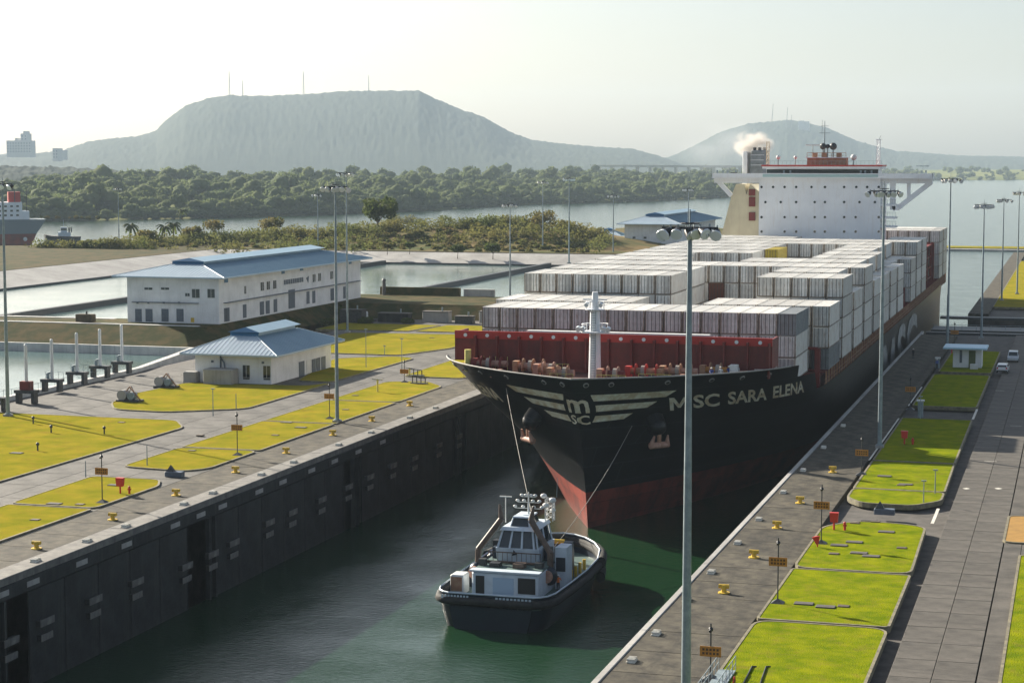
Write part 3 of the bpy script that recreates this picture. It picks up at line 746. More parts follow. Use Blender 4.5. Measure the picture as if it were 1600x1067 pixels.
# breakwater: plate, top strip, stiffeners, lights
bw = MB(); bx0, bx1, by = -77.6, -36.2, 236.5
bw.box((bx0,by,8.9),(bx1,by+0.25,11.75), M['ship_red']); bw.box((bx0+2.2,by+0.01,7.7),(bx1-2.2,by+0.24,8.9), M['ship_red']); bw.box((bx0,by-0.06,11.75),(bx1,by+0.3,12.75), M['ship_red_bright'])
bwo = bw.build('breakwater', parent=ship)
b = MB(); b.box((-0.12,-0.9,7.8),(0.12,0.0,12.2), M['ship_red']); sme = b.mesh('stiffener')
b = MB(); b.cyl((0,0,0),(0,-0.12,0),0.24,M['lamp_glass'],n=12); lme = b.mesh('light')
for k in range(14):
    x = bx0 + (k+0.5)*(bx1-bx0)/14
    link('stiffener', sme, (x+1.45 if k < 13 else bx1-0.3, by, 0), parent=bwo)
    if k not in (): link('port_light', lme, (x, by-0.07, 12.2), parent=bwo)
b = MB(); b.box((-68,by+0.3,12.76),(-44.2,by+1.5,12.95), M['white']); b.build('top_walkway', parent=bwo)
for xs_ in (bx0, bx1-0.3):
    b = MB(); b.box((xs_, by+0.3, 8.9),(xs_+0.3, by+5.0, 12.6), M['ship_red']); b.build('side_wing', parent=bwo)
# lettering and emblem on the bow
def on_hull(name, me, side, s0, z0, sx_, sz_, m, off_=0.10, cuts=1, slant=True):
    bm = bmesh.new(); bm.from_mesh(me)
    bmesh.ops.triangulate(bm, faces=bm.faces, ngon_method='EAR_CLIP')
    for _ in range(3):
        bmesh.ops.subdivide_edges(bm, edges=[e_ for e_ in bm.edges if e_.calc_length() > 0.22], cuts=1); bmesh.ops.triangulate(bm, faces=bm.faces, ngon_method='EAR_CLIP')
    for v in bm.verts:
        s = s0 + (v.co.x*sx_)
        if slant: s -= lerp(abs(s), [(8,.47),(14,.76),(20,.95),(30,1.1),(50,0.8)])*(v.co.y*sz_)
        sd_ = side
        if s < 0: sd_ = -side; s = -s
        p = HPt(sd_, s, z0+v.co.y*sz_, off_ + v.co.z)
        v.co = p
    me2 = bpy.data.meshes.new(name); bm.to_mesh(me2); bm.free(); me2.materials.clear(); me2.materials.append(m)
    o = bpy.data.objects.new(name, me2); COL.objects.link(o); o.parent = ship; return o
M['letter_dim'] = mat('side_lettering', (0.36, 0.37, 0.36), 0.6, col2=(0.20, 0.20, 0.19), ns=0.4, amt=0.7)
M['letter'] = mat('hull_lettering', (0.80, 0.78, 0.66), 0.6, col2=(0.60, 0.50, 0.34), ns=0.8, amt=0.8)
def letter_m():
    pts = [(0,-.35),(0,.35),(.2,.35),(.4,-.02),(.6,.35),(.8,.35),(.8,-.35),(.64,-.35),(.64,.12),(.46,-.22),(.34,-.22),(.16,.12),(.16,-.35)]
    me = bpy.data.meshes.new('lettering'); me.from_pydata([(x-0.4, y, 0) for x, y in pts], [], [list(range(len(pts)))[::-1]]); return me
on_hull('ship_name', letter_m(), 1, 8.85, 5.14, 1.95/0.8, 2.6, M['letter'])
on_hull('side_letters', letter_m(), 1, 130, -3.6, 22/0.8, 16.0, M['letter_dim'], 0.12, 1, False)
for body, s0, wd in (('SC', 11.9, 3.1), ('SARA', 17.4, 6.0), ('ELENA', 25.2, 7.6)):
    tm = text_mesh(body, 1.0, 0.0, 0.028)
    xs_ = [v.co.x for v in tm.vertices]; ww = max(xs_)-min(xs_)
    on_hull('ship_name', tm, 1, s0, 5.15+0.012*(s0-10), wd/ww, 2.6, M['letter'])
for body, s0, wd in (('ELENA', 17.2, 7.6), ('SARA', 25.4, 6.0), ('SC', 31.5, 3.4)):
    tm = text_mesh(body, 1.0, 0.0, 0.03)
    xs_ = [v.co.x for v in tm.vertices]; ww = max(xs_)-min(xs_)
    on_hull('ship_name', tm, -1, s0-1.6, 5.0, -wd/ww, 2.6, M['letter'], 0.25)
tm = text_mesh('SC', 1.0, 0.0, 0.03); xs_ = [v.co.x for v in tm.vertices]; ww = max(xs_)-min(xs_)
on_hull('side_letters', tm, 1, 169.5, -3.6, 45/ww, 16.0, M['letter_dim'], 0.12, 1, False)
def arc_len_s(side, z, d):                    # s at arc length d round the bow from the stem at level z
    s = 0.0; p = HPt(side, 0, z); acc = 0.0
    while acc < d:
        s2 = s + 0.04; q = HPt(side, s2, z); acc += (q-p).length; p = q; s = s2
    return s
def bow_patch(name, polys, m, off_=0.10, zc=None):
    """flat emblem pieces given as (d, z) with d metres round the bow from the stem, port positive"""
    b = MB()
    for poly in polys:
        bm = bmesh.new(); vv = [bm.verts.new((d, z, 0)) for d, z in poly]; bm.faces.new(vv); bmesh.ops.triangulate(bm, faces=bm.faces)
        for _ in range(3): bmesh.ops.subdivide_edges(bm, edges=[e_ for e_ in bm.edges if e_.calc_length() > 0.5], cuts=1)
        bmesh.ops.triangulate(bm, faces=bm.faces)
        bm.verts.index_update()
        vs = []
        for v in bm.verts:
            side = 1 if v.co.x >= 0 else -1; s = arc_len_s(side, v.co.y, abs(v.co.x)); vs.append(HPt(side, s, v.co.y, off_))
        b.add(vs, [tuple(v.index for v in f.verts) for f in bm.faces], m); bm.free()
    return b.build(name, parent=ship)
wing = []
for side in (-1, 1):
    wing += [[(side*1.9,6.95),(side*13.2,7.1),(side*11.8,6.25),(side*2.2,6.1)],
             [(side*2.35,5.55),(side*10.6,5.7),(side*9.2,4.9),(side*2.3,4.7)],
             [(side*2.1,4.15),(side*7.2,4.25),(side*5.9,3.5),(side*1.6,3.3)]]
bow_patch('bow_emblem_wings', wing, M['letter'])
def bow_text(name, body, zc, width, h):
    tm = text_mesh(body, 1.0, 0.0, 0.02); bm = bmesh.new(); bm.from_mesh(tm); bmesh.ops.triangulate(bm, faces=bm.faces)
    for _ in range(2): bmesh.ops.subdivide_edges(bm, edges=[e_ for e_ in bm.edges if e_.calc_length() > 0.12], cuts=1)
    xs_ = [v.co.x for v in bm.verts]; ys_ = [v.co.y for v in bm.verts]; ww = max(xs_)-min(xs_); hh = max(ys_)-min(ys_); xm = (max(xs_)+min(xs_))/2; ym = (max(ys_)+min(ys_))/2
    for v in bm.verts:
        d = (v.co.x-xm)/ww*width; z = zc+(v.co.y-ym)/hh*h; side = 1 if d >= 0 else -1
        v.co = HPt(side, arc_len_s(side, z, abs(d)), z, 0.22)
    me2 = bpy.data.meshes.new(name); bm.to_mesh(me2); bm.free(); me2.materials.clear(); me2.materials.append(M['letter'])
    link(name, me2, parent=ship)
bow_text('bow_emblem_letter', 'm', 5.55, 2.9, 1.75)
bow_text('bow_emblem_letters', 'SC', 3.75, 2.6, 1.25)
# anchors with their bolsters
for side in (-1, 1):
    c = HPt(side, 7.2, 2.6)
    nrm = (HPt(side, 7.2, 2.6, 1.0)-c).normalized()
    b = MB(); b.cyl(c-nrm*1.5+Vector((0,0,1.3)), c+nrm*1.25+Vector((0,0,0.4)), 1.35, M['hull_black'], 1.15, n=16); b.sph(c+nrm*1.2+Vector((0,0,0.35)), 1.15, M['hull_black'], 14, 8)
    b.build('anchor_bolster', parent=ship)
    b = MB(); a = c+nrm*1.7+Vector((0,0,-1.6)); t = Vector((-nrm.y, nrm.x, 0)).normalized()
    b.cyl(a+Vector((0,0,1.9)), a, 0.28, M['rust'], n=8)
    b.cyl(a-t*1.35, a+t*1.35, 0.42, M['pinkish'], n=8)
    for q in (-1, 1): b.cyl(a+t*q*1.2+Vector((0,0,-0.1)), a+t*q*1.0+nrm*0.5+Vector((0,0,1.5)), 0.42, M['pinkish'], 0.12, n=6)
    b.build('anchor', parent=ship)
# chocks in the bulwark
for side in (-1, 1):
    for s in (0.8, 2.4, 6.5, 10.5, 14, 18):
        b = MB(); p = HPt(side, s, 8.25, 0.02); nrm = (HPt(side, s, 8.25, 1.0)-HPt(side, s, 8.25)).normalized()
        b.cyl(p, p+nrm*0.12, 0.36, M['pale_concrete'], n=10); b.cyl(p+nrm*0.12, p+nrm*0.14, 0.24, M['black'], n=10); b.build('fairlead', parent=ship)
# foremast
fmx, fmy = -57.1, 229.5
b = MB(); b.cyl((fmx,fmy,7.8),(fmx,fmy,16.2),0.80,M['ship_white'],0.62,n=16); b.cyl((fmx,fmy,16.2),(fmx,fmy,18.6),0.5,M['ship_white'],0.35,n=12)
fm_ = b.build('foremast', parent=ship)
b = MB()
b.cyl((fmx,fmy,13.6),(fmx,fmy,13.75),1.7,M['ship_white'],n=14); b.cyl((fmx,fmy,16.4),(fmx,fmy,16.5),1.2,M['ship_white'],n=12)
for r_, z_ in ((1.65,13.75),(1.15,16.5)):
    for k in range(10):
        t = k*math.pi/5; b.cyl((fmx+r_*math.cos(t),fmy+r_*math.sin(t),z_),(fmx+r_*math.cos(t),fmy+r_*math.sin(t),z_+0.9),0.035,M['ship_white'],n=4)
    b.tube([(fmx+r_*math.cos(k*math.pi/8),fmy+r_*math.sin(k*math.pi/8),z_+0.9) for k in range(17)],0.035,M['ship_white'],4)
b.build('mast_platform', parent=fm_)
for dx in (-1.9,-1.3,1.3,1.9): b = MB(); b.cyl((fmx+dx,fmy-0.6,14.2),(fmx+dx,fmy-1.1,14.0),0.28,M['lamp_glass'],0.34,n=8); b.build('mast_light', parent=fm_)
for dx in (-0.9,0.9): b = MB(); b.cyl((fmx+dx,fmy-0.3,17.2),(fmx+dx,fmy-0.9,17.0),0.22,M['lamp_glass'],0.28,n=8); b.build('mast_light', parent=fm_)
b = MB()
b.box((fmx-1.5,fmy-0.1,17.6),(fmx+1.5,fmy+0.1,17.75),M['ship_white'])
b.build('yardarm', parent=fm_)
b = MB()
for dx in (-0.28, 0.28): b.cyl((fmx+dx,fmy-0.95,7.8),(fmx+dx,fmy-0.72,16.3),0.04,M['steel'],n=4)
for k in range(27): b.cyl((fmx-0.28,fmy-0.94+0.008*k,8.0+0.31*k),(fmx+0.28,fmy-0.94+0.008*k,8.0+0.31*k),0.03,M['steel'],n=4)
b.build('mast_ladder', parent=fm_)
# winches and mooring gear on the foredeck
def winch(x, y, m1, m2, n_=2):
    b = MB()
    for k in range(n_+1): b.cyl((x+k*1.3-0.06,y,8.9),(x+k*1.3+0.06,y,8.9),0.95,m1,n=16)
    b.cyl((x-0.6,y,8.9),(x+n_*1.3+0.8,y,8.9),0.42,m2,n=12)
    b.box((x-1.3,y-0.6,7.8),(x-0.6,y+0.6,9.5),m1); b.box((x-0.4,y-0.9,7.8),(x+n_*1.3+0.4,y+0.9,8.1),M['deck'])
    b.cyl((x+0.7,y,8.9),(x+1.2,y,8.9),0.72,M['rope'],n=14)
    return b.build('winch', parent=ship)
for x, y, a, c, k in ((-73,233.5,M['ship_red'],M['pinkish'],2),(-67,232,M['rust'],M['pinkish'],2),(-63.5,229,M['pinkish'],M['rust'],1),(-60.8,225.5,M['rust'],M['pinkish'],1),(-54.6,226,M['pinkish'],M['ship_red'],1),(-52,230,M['ship_red_bright'],M['rust'],2),(-48,231.5,M['rust'],M['pinkish'],2),(-43.4,233.8,M['rust'],M['sign_orange'],1)):
    winch(x, y, a, c, k)
for x, y in ((-75.2,234.8),(-40.2,234.6),(-69.5,228.5),(-45.5,229.2)):
    b = MB(); b.box((x-0.8,y-0.35,7.75),(x+0.8,y+0.35,7.86), M['pinkish'])
    for q in (-0.45, 0.45): b.cyl((x+q,y,7.8),(x+q,y,8.7),0.24,M['pinkish'],n=10); b.cyl((x+q,y,8.7),(x+q,y,8.78),0.3,M['pinkish'],n=10)
    b.build('bitts', parent=ship)
b = MB(); b.cyl((-74.9,233.6,7.8),(-74.9,233.6,10.6),0.42,M['yellow_pale'],n=14); b.build('vent_post', parent=ship)
b = MB()
for x0, x1, y0 in ((-73.4,-70.2,235.6),(-66,-62,235.4),(-61.5,-58.6,224.5),(-55.6,-52,224.5),(-51,-47,227)):
    nn_ = int((x1-x0)/0.8)
    for k in range(nn_+1): b.cyl((x0+k*(x1-x0)/nn_,y0,7.8),(x0+k*(x1-x0)/nn_,y0,9.6 if x0 < -70 else 8.9),0.035,M['yellow_pale'],n=4)
    for z_ in (8.4, 8.9): b.cyl((x0,y0,z_),(x1,y0,z_),0.03,M['yellow_pale'],n=4)
b.build('deck_railing', parent=ship)
b = MB(); b.bbox((-40.9,233.0,7.8),(-39.9,233.9,9.7), M['white'], 0.05); b.build('deck_locker', parent=ship)

# side passage: coaming, stanchions, lashing bridges
b = MB()
b.box((SX-21.3,262.5,3.3),(SX+21.3,432,5.75), M['ship_red']); b.box((SX-18.5,248,3.3),(SX+18.5,262.4,5.75), M['ship_red']); b.box((SX-21.3,468,3.3),(SX+21.3,512,5.75), M['ship_red'])
b.build('hatch_coaming', parent=ship)
b = MB()
for side in (-1, 1):
    yy = 266.0
    while yy < 512:
        xx = SX+side*(BH-0.35)
        b.box((xx-0.12,yy-0.12,3.3),(xx+0.12,yy+0.12,5.7), M['rust']); 
        b.box((min(xx,SX+side*21.3),yy-0.1,5.5),(max(xx,SX+side*21.3),yy+0.1,5.72), M['ship_red'])
        yy += 3.05
b.build('pedestals', parent=ship, kind='stuff')
b = MB()
for side in (-1, 1):
    xx = SX+side*(BH-0.12)
    for z_ in (3.75, 4.35, 4.9): b.tube([(xx,262,z_),(xx,505,z_)],0.04,M['rust'],4)
b.build('side_railing', parent=ship)
BAYS = [252.0,266.6,282.0,297.0,311.8,326.6,341.4,356.2,370.8,385.2,399.7,414.2,428.5]
CW, CHH, CL = 2.555, 2.96, 12.19
Z0 = 5.85
def lashing(y0, top, x0=SX-22.8, x1=SX+22.8):
    b = MB()
    for xx in (x0, x1):
        b.box((xx-0.35,y0,3.3),(xx+0.35,y0+1.1,top), M['ship_red'])
    n_ = 9
    for k in range(1, n_): 
        xx = x0+(x1-x0)*k/n_; b.box((xx-0.15,y0+0.2,5.7),(xx+0.15,y0+0.9,top), M['ship_red'])
    z_ = 5.8
    while z_ < top: b.box((x0,y0+0.1,z_),(x1,y0+1.0,z_+0.16), M['ship_red']); z_ += 2.9
    b.box((x0,y0+0.1,top),(x1,y0+1.0,top+0.12), M['ship_red'])
    return b.build('lashing_bridge', parent=ship)
for i in range(1, 13):
    lashing(BAYS[i]-1.75, 8.9 if i < 12 else 11.9)
lashing(445.5, 14.5); lashing(478.5, 14.8)
b = MB()
for xx in (SX+12.5, SX+17, SX+22.4):
    for yy in (447.5, 456, 466, 478): b.box((xx-0.25,yy-0.25,3.3),(xx+0.25,yy+0.25,14.5), M['ship_red'])
for z_ in (6.5, 9.0, 11.6, 14.3): b.box((SX+12.2,447.3,z_),(SX+22.6,478,z_+0.18), M['ship_red'])
b.build('engine_casing_frame', parent=ship)

# containers ---------------------------------------------------------------
def container_meshes(mb, md):
    w_, h_, l_ = 2.41, 2.88, CL; me_ = M['container_edge'] if mb is M['container'] else mb
    b = MB(); x0, x1 = -w_/2, w_/2
    # body with corner posts proud of recessed, ribbed panels
    b.box((x0+0.05,0.08,0.05),(x1-0.05,l_-0.05,h_-0.05), mb)
    for xx in (x0, x1-0.16):
        for yy in (0, l_-0.16): b.box((xx,yy,0),(xx+0.16,yy+0.16,h_), me_)
    for xx in (x0, x1-0.12):
        b.box((xx,0.16,0),(xx+0.12,l_-0.16,0.14), me_); b.box((xx,0.16,h_-0.12),(xx+0.12,l_-0.16,h_), mb)
    b.box((x0+0.12,0,h_-0.12),(x1-0.12,0.12,h_-0.002), mb); b.box((x0+0.12,0,0),(x1-0.12,0.12,0.14), me_)
    b.box((x0+0.12,l_-0.12,h_-0.12),(x1-0.12,l_,h_-0.002), mb)
    for k in range(14):
        yy = 0.5+k*0.83
        for xx in (x0+0.02, x1-0.05): b.box((xx,yy,0.16),(xx+0.03,yy+0.42,h_-0.14), mb)
        b.box((x0+0.14,yy,h_-0.08),(x1-0.14,yy+0.42,h_-0.035), mb)
    body = b.mesh('container_body')
    d = MB(); wd = (w_-0.38)/2
    d.box((0.01,0.0,0.16),(wd-0.01,0.075,h_-0.14), md)
    for k in range(2):
        xx = 0.22+k*0.52; d.cyl((xx,-0.03,0.1),(xx,-0.03,h_-0.1),0.035,M['dark_steel'],n=5)
    for z_ in (0.4,1.1,1.8,2.5): d.box((0.06,-0.02,z_),(wd-0.08,0.0,z_+0.06), md)
    door = d.mesh('door')
    return body, door, wd
CM = {k: container_meshes(M[a], M[c]) for k, a, c in (('white','container','container_door'),('brown','container_brown','container_brown'),('grey','container_grey','container_grey'),('yellow','container_yellow','container_yellow'))}
ORD = ['front','second','third','fourth','fifth','sixth','seventh','eighth','ninth','tenth','eleventh','twelfth','thirteenth','fourteenth','fifteenth','sixteenth','seventeenth','eighteenth','nineteenth']
NTH = ['first']+ORD[1:]
TIER = {0:'bottom tier',1:'second tier',2:'third tier',3:'fourth tier',4:'fifth tier'}
hidden = MB()
def put(bay, col, tier, ncol, kind='white', top=False):
    y0 = BAYS[bay] if bay < 13 else (482.0, 496.6)[bay-13]
    x = SX + (col-(ncol-1)/2)*CW
    z = Z0 + tier*CHH
    body, door, wd = CM[kind]
    rowname = {13:'row behind the bridge house',14:'sternmost row'}.get(bay, f'{ORD[bay]} row from the bow')
    tn = 'on top' if top else TIER[tier]
    kn = {'white':'white','brown':'rusty brown','grey':'grey','yellow':'yellow'}[kind]
    lab = f'{kn} container, {rowname}, {NTH[col]} stack from left, {tn}'
    e = empty('shipping_container', (x+random.uniform(-0.02,0.02), y0+random.uniform(-0.03,0.03), z), label=lab, cat='container', group='containers stacked on the ship')
    link('container_body', body, parent=e)
    link('door', door, (-1.205+0.17,0,0), parent=e); link('door', door, (-1.205+0.21+wd,0,0), parent=e)
def fill(bay, col, t0, t1, ncol, m=None):
    y0 = BAYS[bay] if bay < 13 else (482.0, 496.6)[bay-13]
    x = SX + (col-(ncol-1)/2)*CW
    for t in range(t0, t1): hidden.box((x-1.22,y0+0.05,Z0+t*CHH),(x+1.22,y0+CL,Z0+t*CHH+2.89), m or M['container'])
# stack heights: number of tiers for every column of every bay
HT = {}
def setr(bay, c0, c1, h):
    for c in range(c0, c1+1): HT[(bay, c)] = h
NC = {0:17}
setr(0,0,16,3)
setr(1,0,7,3); setr(1,8,11,2); setr(1,12,18,3)
setr(2,0,8,4); setr(2,9,13,2); setr(2,14,18,4)
setr(3,0,8,4); setr(3,9,13,2); setr(3,14,17,4); setr(3,18,18,3)
setr(4,0,18,4)
setr(5,0,5,4); setr(5,6,9,3); setr(5,10,17,4); setr(5,18,18,3)
setr(6,0,4,4); setr(6,5,13,3); setr(6,14,17,4); setr(6,18,18,3)
setr(7,0,8,4); setr(7,9,13,3); setr(7,14,17,4); setr(7,18,18,3)
setr(8,0,8,4); setr(8,9,9,4); setr(8,10,13,3); setr(8,14,16,4); setr(8,17,18,3)
setr(9,0,8,4); setr(9,9,13,3); setr(9,14,16,4); setr(9,17,17,3); setr(9,18,18,0)
setr(10,0,16,4); setr(10,17,18,3)
setr(11,0,18,4)
setr(12,0,7,4); setr(12,8,15,3); setr(12,16,18,4)
cand = []
def ht(b_, c):
    n0 = NC.get(b_, 19)
    return HT.get((b_, c), 0)
for bay in range(13):
    nc = NC.get(bay, 19)
    for c in range(nc):
        h = HT.get((bay, c), 0)
        if bay == 0: fh_ = 2
        elif bay == 1: fh_ = 3
        else: fh_ = HT.get((bay-1, c), 0)
        for t in range(h):
            vis = (t == h-1)
            # front seen over a lower stack ahead
            if t >= fh_: vis = True
            # right faces seen over a lower neighbour
            if c == nc-1 or HT.get((bay, c+1), 0) <= t: vis = True
            if bay == 0 and t == 1: vis = True
            if bay == 1 and c >= 17: vis = True
            if bay == 12 and c < 8 and t < 3: vis = False
            if vis: cand.append((bay, c, t, nc, t == h-1))
            else: fill(bay, c, t, t+1, nc)
for bay in (13, 14):
    for c in range(13, 19):
        for t in range(4):
            if bay == 13 and (c >= 15 or t == 3): cand.append((bay, c, t, 19, t == 3))
            elif bay == 14 and c == 18: cand.append((bay, c, t, 19, t == 3))
            else: fill(bay, c, t, t+1, 19)
print('containers as things', len(cand))
KIND = {(8,9,3):'yellow',(4,9,2):'brown',(1,18,0):'grey',(0,16,2):'grey',(13,17,2):'brown',(13,16,1):'brown'}
for (bay, c, t, nc, top) in cand:
    put(bay, c, t, nc, KIND.get((bay, c, t), 'white'), top)
hidden.build('stacked_containers', kind='stuff', label='lower tiers of white containers inside the stacks', cat='containers', group='containers stacked on the ship')

# superstructure -----------------------------------------------------------
Y1 = 444.0
xl, _ = AY(1186, 300, Y1); xr_, _ = AY(1376, 300, Y1)
zt = AY(1280, 279, Y1)[1]
acc = MB(); acc.box((xl,Y1,4),(xr_,Y1+14,zt), M['ship_white'])
acc_o = acc.build('bridge_house', parent=ship)
pb = MB(); pb.cyl((0,0.02,0),(0,-0.08,0),0.42,M['ship_white'],n=12); pb.cyl((0,-0.08,0),(0,-0.09,0),0.30,M['glass'],n=12); pme = pb.mesh('porthole')
rowsx = {292.5:(1190,1208,1226,1244,1268,1289,1319,1338,1355,1373),316:(1196,1220,1244,1273,1289,1319,1343,1367),339.5:(1190,1226,1244,1273,1289,1319,1337,1373),362:(1190,1226,1244,1273,1289,1319,1337,1373)}
for ry, xs_ in rowsx.items():
    for px in xs_:
        x, z = AY(px, ry, Y1); link('porthole', pme, (x, Y1, z), parent=acc_o)
b = MB()
zd = AY(1280, 279, Y1)[1]; z2 = AY(1280, 272.5, Y1-1)[1]; z3 = AY(1280, 264, Y1-1)[1]; z4 = AY(1280, 260.3, Y1)[1]; z5 = AY(1280, 258.0, Y1)[1]
wxl = AY(1114, 270, Y1)[0]; wxr = AY(1458, 270, Y1)[0]
b.box((wxl,Y1-1.2,zd),(wxr,Y1+4.5,zd+0.25), M['ship_white']); b.box((wxl,Y1-1.2,zd+0.25),(wxr,Y1-1.1,z2+0.2), M['ship_white'])
b.box((wxl,Y1-1.2,zd+0.25),(wxl+0.1,Y1+4.5,z2+0.2), M['ship_white']); b.box((wxr-0.1,Y1-1.2,zd+0.25),(wxr,Y1+4.5,z2+0.2), M['ship_white'])
b.box((xl+1,Y1-1.24,zd+0.3),(xr_-0.5,Y1-1.21,z2+0.0), mat('teal_paint',(0.35,0.5,0.5),0.5))
wingd = b.build('bridge_wing_deck', parent=ship)
b = MB()
bx0_, bx1_ = AY(1197,266,Y1)[0], AY(1372,266,Y1)[0]
b.box((bx0_,Y1+0.6,zd+0.25),(bx1_,Y1+9,z3), M['ship_white']); b.box((bx0_-0.8,Y1-0.6,z3),(bx1_+0.8,Y1+9.5,z4), M['ship_white']); b.box((bx0_-1,Y1-0.8,z4),(bx1_+1,Y1+9.7,z5), M['ship_red_bright'])
wh = b.build('wheelhouse', parent=ship)
b = MB(); b.box((-0.86,-0.05,0),(0.86,0,z3-z2-0.1), M['glass']); wme = b.mesh('window')
n_ = 15
for k in range(n_): link('window', wme, (bx0_+0.9+(k+0.0)*(bx1_-bx0_-1.8)/(n_-1), Y1+0.58, z2-0.05), parent=wh)
# wing supports: the starboard-looking truss and the cream casing on the other side
b = MB()
def bar(p, q, t=0.5, m=None):
    m = m or M['ship_white']; p = Vector(p); q = Vector(q); d = (q-p).normalized(); u = Vector((0,1,0))*t*0.9; v = d.cross(Vector((0,1,0))).normalized()*t
    vs = [p-u-v,p+u-v,p+u+v,p-u+v,q-u-v,q+u-v,q+u+v,q-u+v]
    b.add(vs, [(3,2,1,0),(4,5,6,7),(0,1,5,4),(1,2,6,5),(2,3,7,6),(3,0,4,7)], m)
def P3(px, py, Y=Y1+1.5): x, z = AY(px, py, Y); return (x, Y, z)
bar(P3(1402,326), P3(1455,285), 0.55); bar(P3(1420,279), P3(1420,311), 0.4); bar(P3(1395,326), P3(1409,322), 0.6); bar(P3(1395,281), P3(1395,328), 0.6)
b.box((xr_,Y1+0.6,zd-1.1),(wxr-0.2,Y1+2.4,zd-0.02), M['ship_white'])
b.build('wing_support', parent=ship)
b = MB(); bar(P3(1118,279), P3(1143,306), 0.5); b.box((wxl+0.2,Y1+0.6,zd-1.1),(xl,Y1+2.4,zd-0.02), M['ship_white'])
b.build('wing_support', parent=ship)
b = MB()
pts = [P3(1126,372),P3(1143,306),P3(1150,288),P3(1163,288),P3(1166,305),P3(1172,288),P3(1186,300),P3(1186,372)]
vs = pts + [(p[0], p[1]+12, p[2]) for p in pts]; n = len(pts)
b.add(vs, [tuple(range(n-1,-1,-1)), tuple(range(n,2*n))]+[(i,(i+1)%n,n+(i+1)%n,n+i) for i in range(n)], M['cream'])
b.build('side_casing', parent=ship)
b = MB()
for ya, yb in ((296,306),(308,323),(332,345)):
    p, q = P3(1170,yb,Y1+1.2), P3(1180,ya,Y1+1.2); b.box((p[0],Y1+1.15,p[2]),(q[0],Y1+1.45,q[2]), M['ship_red'])
b.build('casing_stairs', parent=ship)
b = MB()
for ya, yb in ((318,322),(338,342),(352,356)):
    p, q = P3(1379,yb,Y1+1), P3(1400,ya,Y1+1); b.box((xr_,Y1+0.5,p[2]),(q[0],Y1+5,q[2]-0.15), M['ship_white'])
    for k in range(6): b.cyl((xr_+0.3+k*(q[0]-xr_-0.4)/5,Y1+0.5,q[2]-0.15),(xr_+0.3+k*(q[0]-xr_-0.4)/5,Y1+0.5,q[2]+0.9),0.05,M['steel'],n=4)
    b.cyl((xr_,Y1+0.5,q[2]+0.9),(q[0],Y1+0.5,q[2]+0.9),0.05,M['steel'],n=4)
b.build('side_balconies', parent=ship)
# funnel (further aft), radar mast, lattice masts
Yf = 462.0
fx0, fz0 = AY(1160,268,Yf); fx1, fz1 = AY(1194,235,Yf)
fun = MB(); fun.bbox((fx0,Yf,20),(fx0+1.1,Yf+7,fz1-0.3), M['ship_white'], 0.15); fun.bbox((fx0+1.9,Yf,20),(fx1,Yf+8,fz1), mat('funnel_grey',(0.22,0.25,0.27),0.5,col2=(0.13,0.15,0.16),ns=0.8), 0.3)
fo = fun.build('funnel', parent=ship)
b = MB()
for k in range(3): b.cyl((fx0+2.6+k*1.0,Yf+2+k*1.3,fz1-0.2),(fx0+2.6+k*1.0,Yf+2+k*1.3,fz1+0.7),0.4,M['black'],n=10)
for k in range(3): b.box((fx0+1.88,Yf-0.03,fz1-1.2-k*1.2),(fx1+0.02,Yf,fz1-1.1-k*1.2), M['ship_white'])
b.build('exhaust_pipes', parent=fo, kind='stuff')
b = MB()
x0_, z0_ = AY(1262,257,Y1+5); x1_, z1_ = AY(1323,239,Y1+5)
b.box((x0_,Y1+4,z5),(x1_,Y1+8,z5+1.6), M['rust']); b.box((x0_-0.4,Y1+3.6,z5+1.6),(x1_+0.4,Y1+8.4,z5+1.75), M['ship_white'])
for k in range(9): 
    xx = x0_+k*(x1_-x0_)/8; b.cyl((xx,Y1+3.7,z5+1.75),(xx,Y1+3.7,z1_),0.06,M['rust'],n=4)
b.cyl((x0_,Y1+3.7,z1_),(x1_,Y1+3.7,z1_),0.07,M['rust'],n=4); b.cyl((x0_,Y1+3.7,z5+2.2),(x1_,Y1+3.7,z5+2.2),0.06,M['rust'],n=4)
for k in (1,3,6): b.box((x0_+k*(x1_-x0_)/8,Y1+4.5,z5+1.75),(x0_+(k+0.8)*(x1_-x0_)/8,Y1+7,z5+2.8), M['rust'])
xm, zm = AY(1288,189,Y1+5); b.cyl((xm,Y1+6,z5+1.7),(xm,Y1+6,zm),0.22,M['steel'],0.07,n=6)
for dz, hw in ((-1.2,0.9),(-2.8,1.3)): b.cyl((xm-hw,Y1+6,zm+dz),(xm+hw,Y1+6,zm+dz),0.07,M['steel'],n=4)
xx = AY(1284,191,Y1+5)[0]; b.cyl((xx,Y1+6,zm-3.2),(xx,Y1+6,zm+0.2),0.05,M['steel'],n=4)
radar = b.build('radar_mast', parent=ship)
b = MB()
for px, r_ in ((1286,0.75),(1293,0.55),(1302,0.85)):
    x, z = AY(px,229,Y1+5); b.sph((x,Y1+5,z),r_,M['dark_steel'],10,8); b.cyl((x,Y1+5,z5+1.7),(x,Y1+5,z-0.3),0.18,M['steel'],n=6)
x, z = AY(1270,228,Y1+5); b.box((x-1.6,Y1+4.6,z),(x+1.6,Y1+4.9,z+0.25),M['white']); b.cyl((x,Y1+5,z5+1.5),(x,Y1+5,z),0.12,M['steel'],n=5)
for px, r_ in ((1334,0.7),(1243,0.4),(1216,0.5)):
    x, z = AY(px,246,Y1+4); b.sph((x,Y1+4,z),r_,M['white'],10,8); b.cyl((x,Y1+4,z5),(x,Y1+4,z),0.12,M['steel'],n=5)
b.build('radomes', parent=radar)
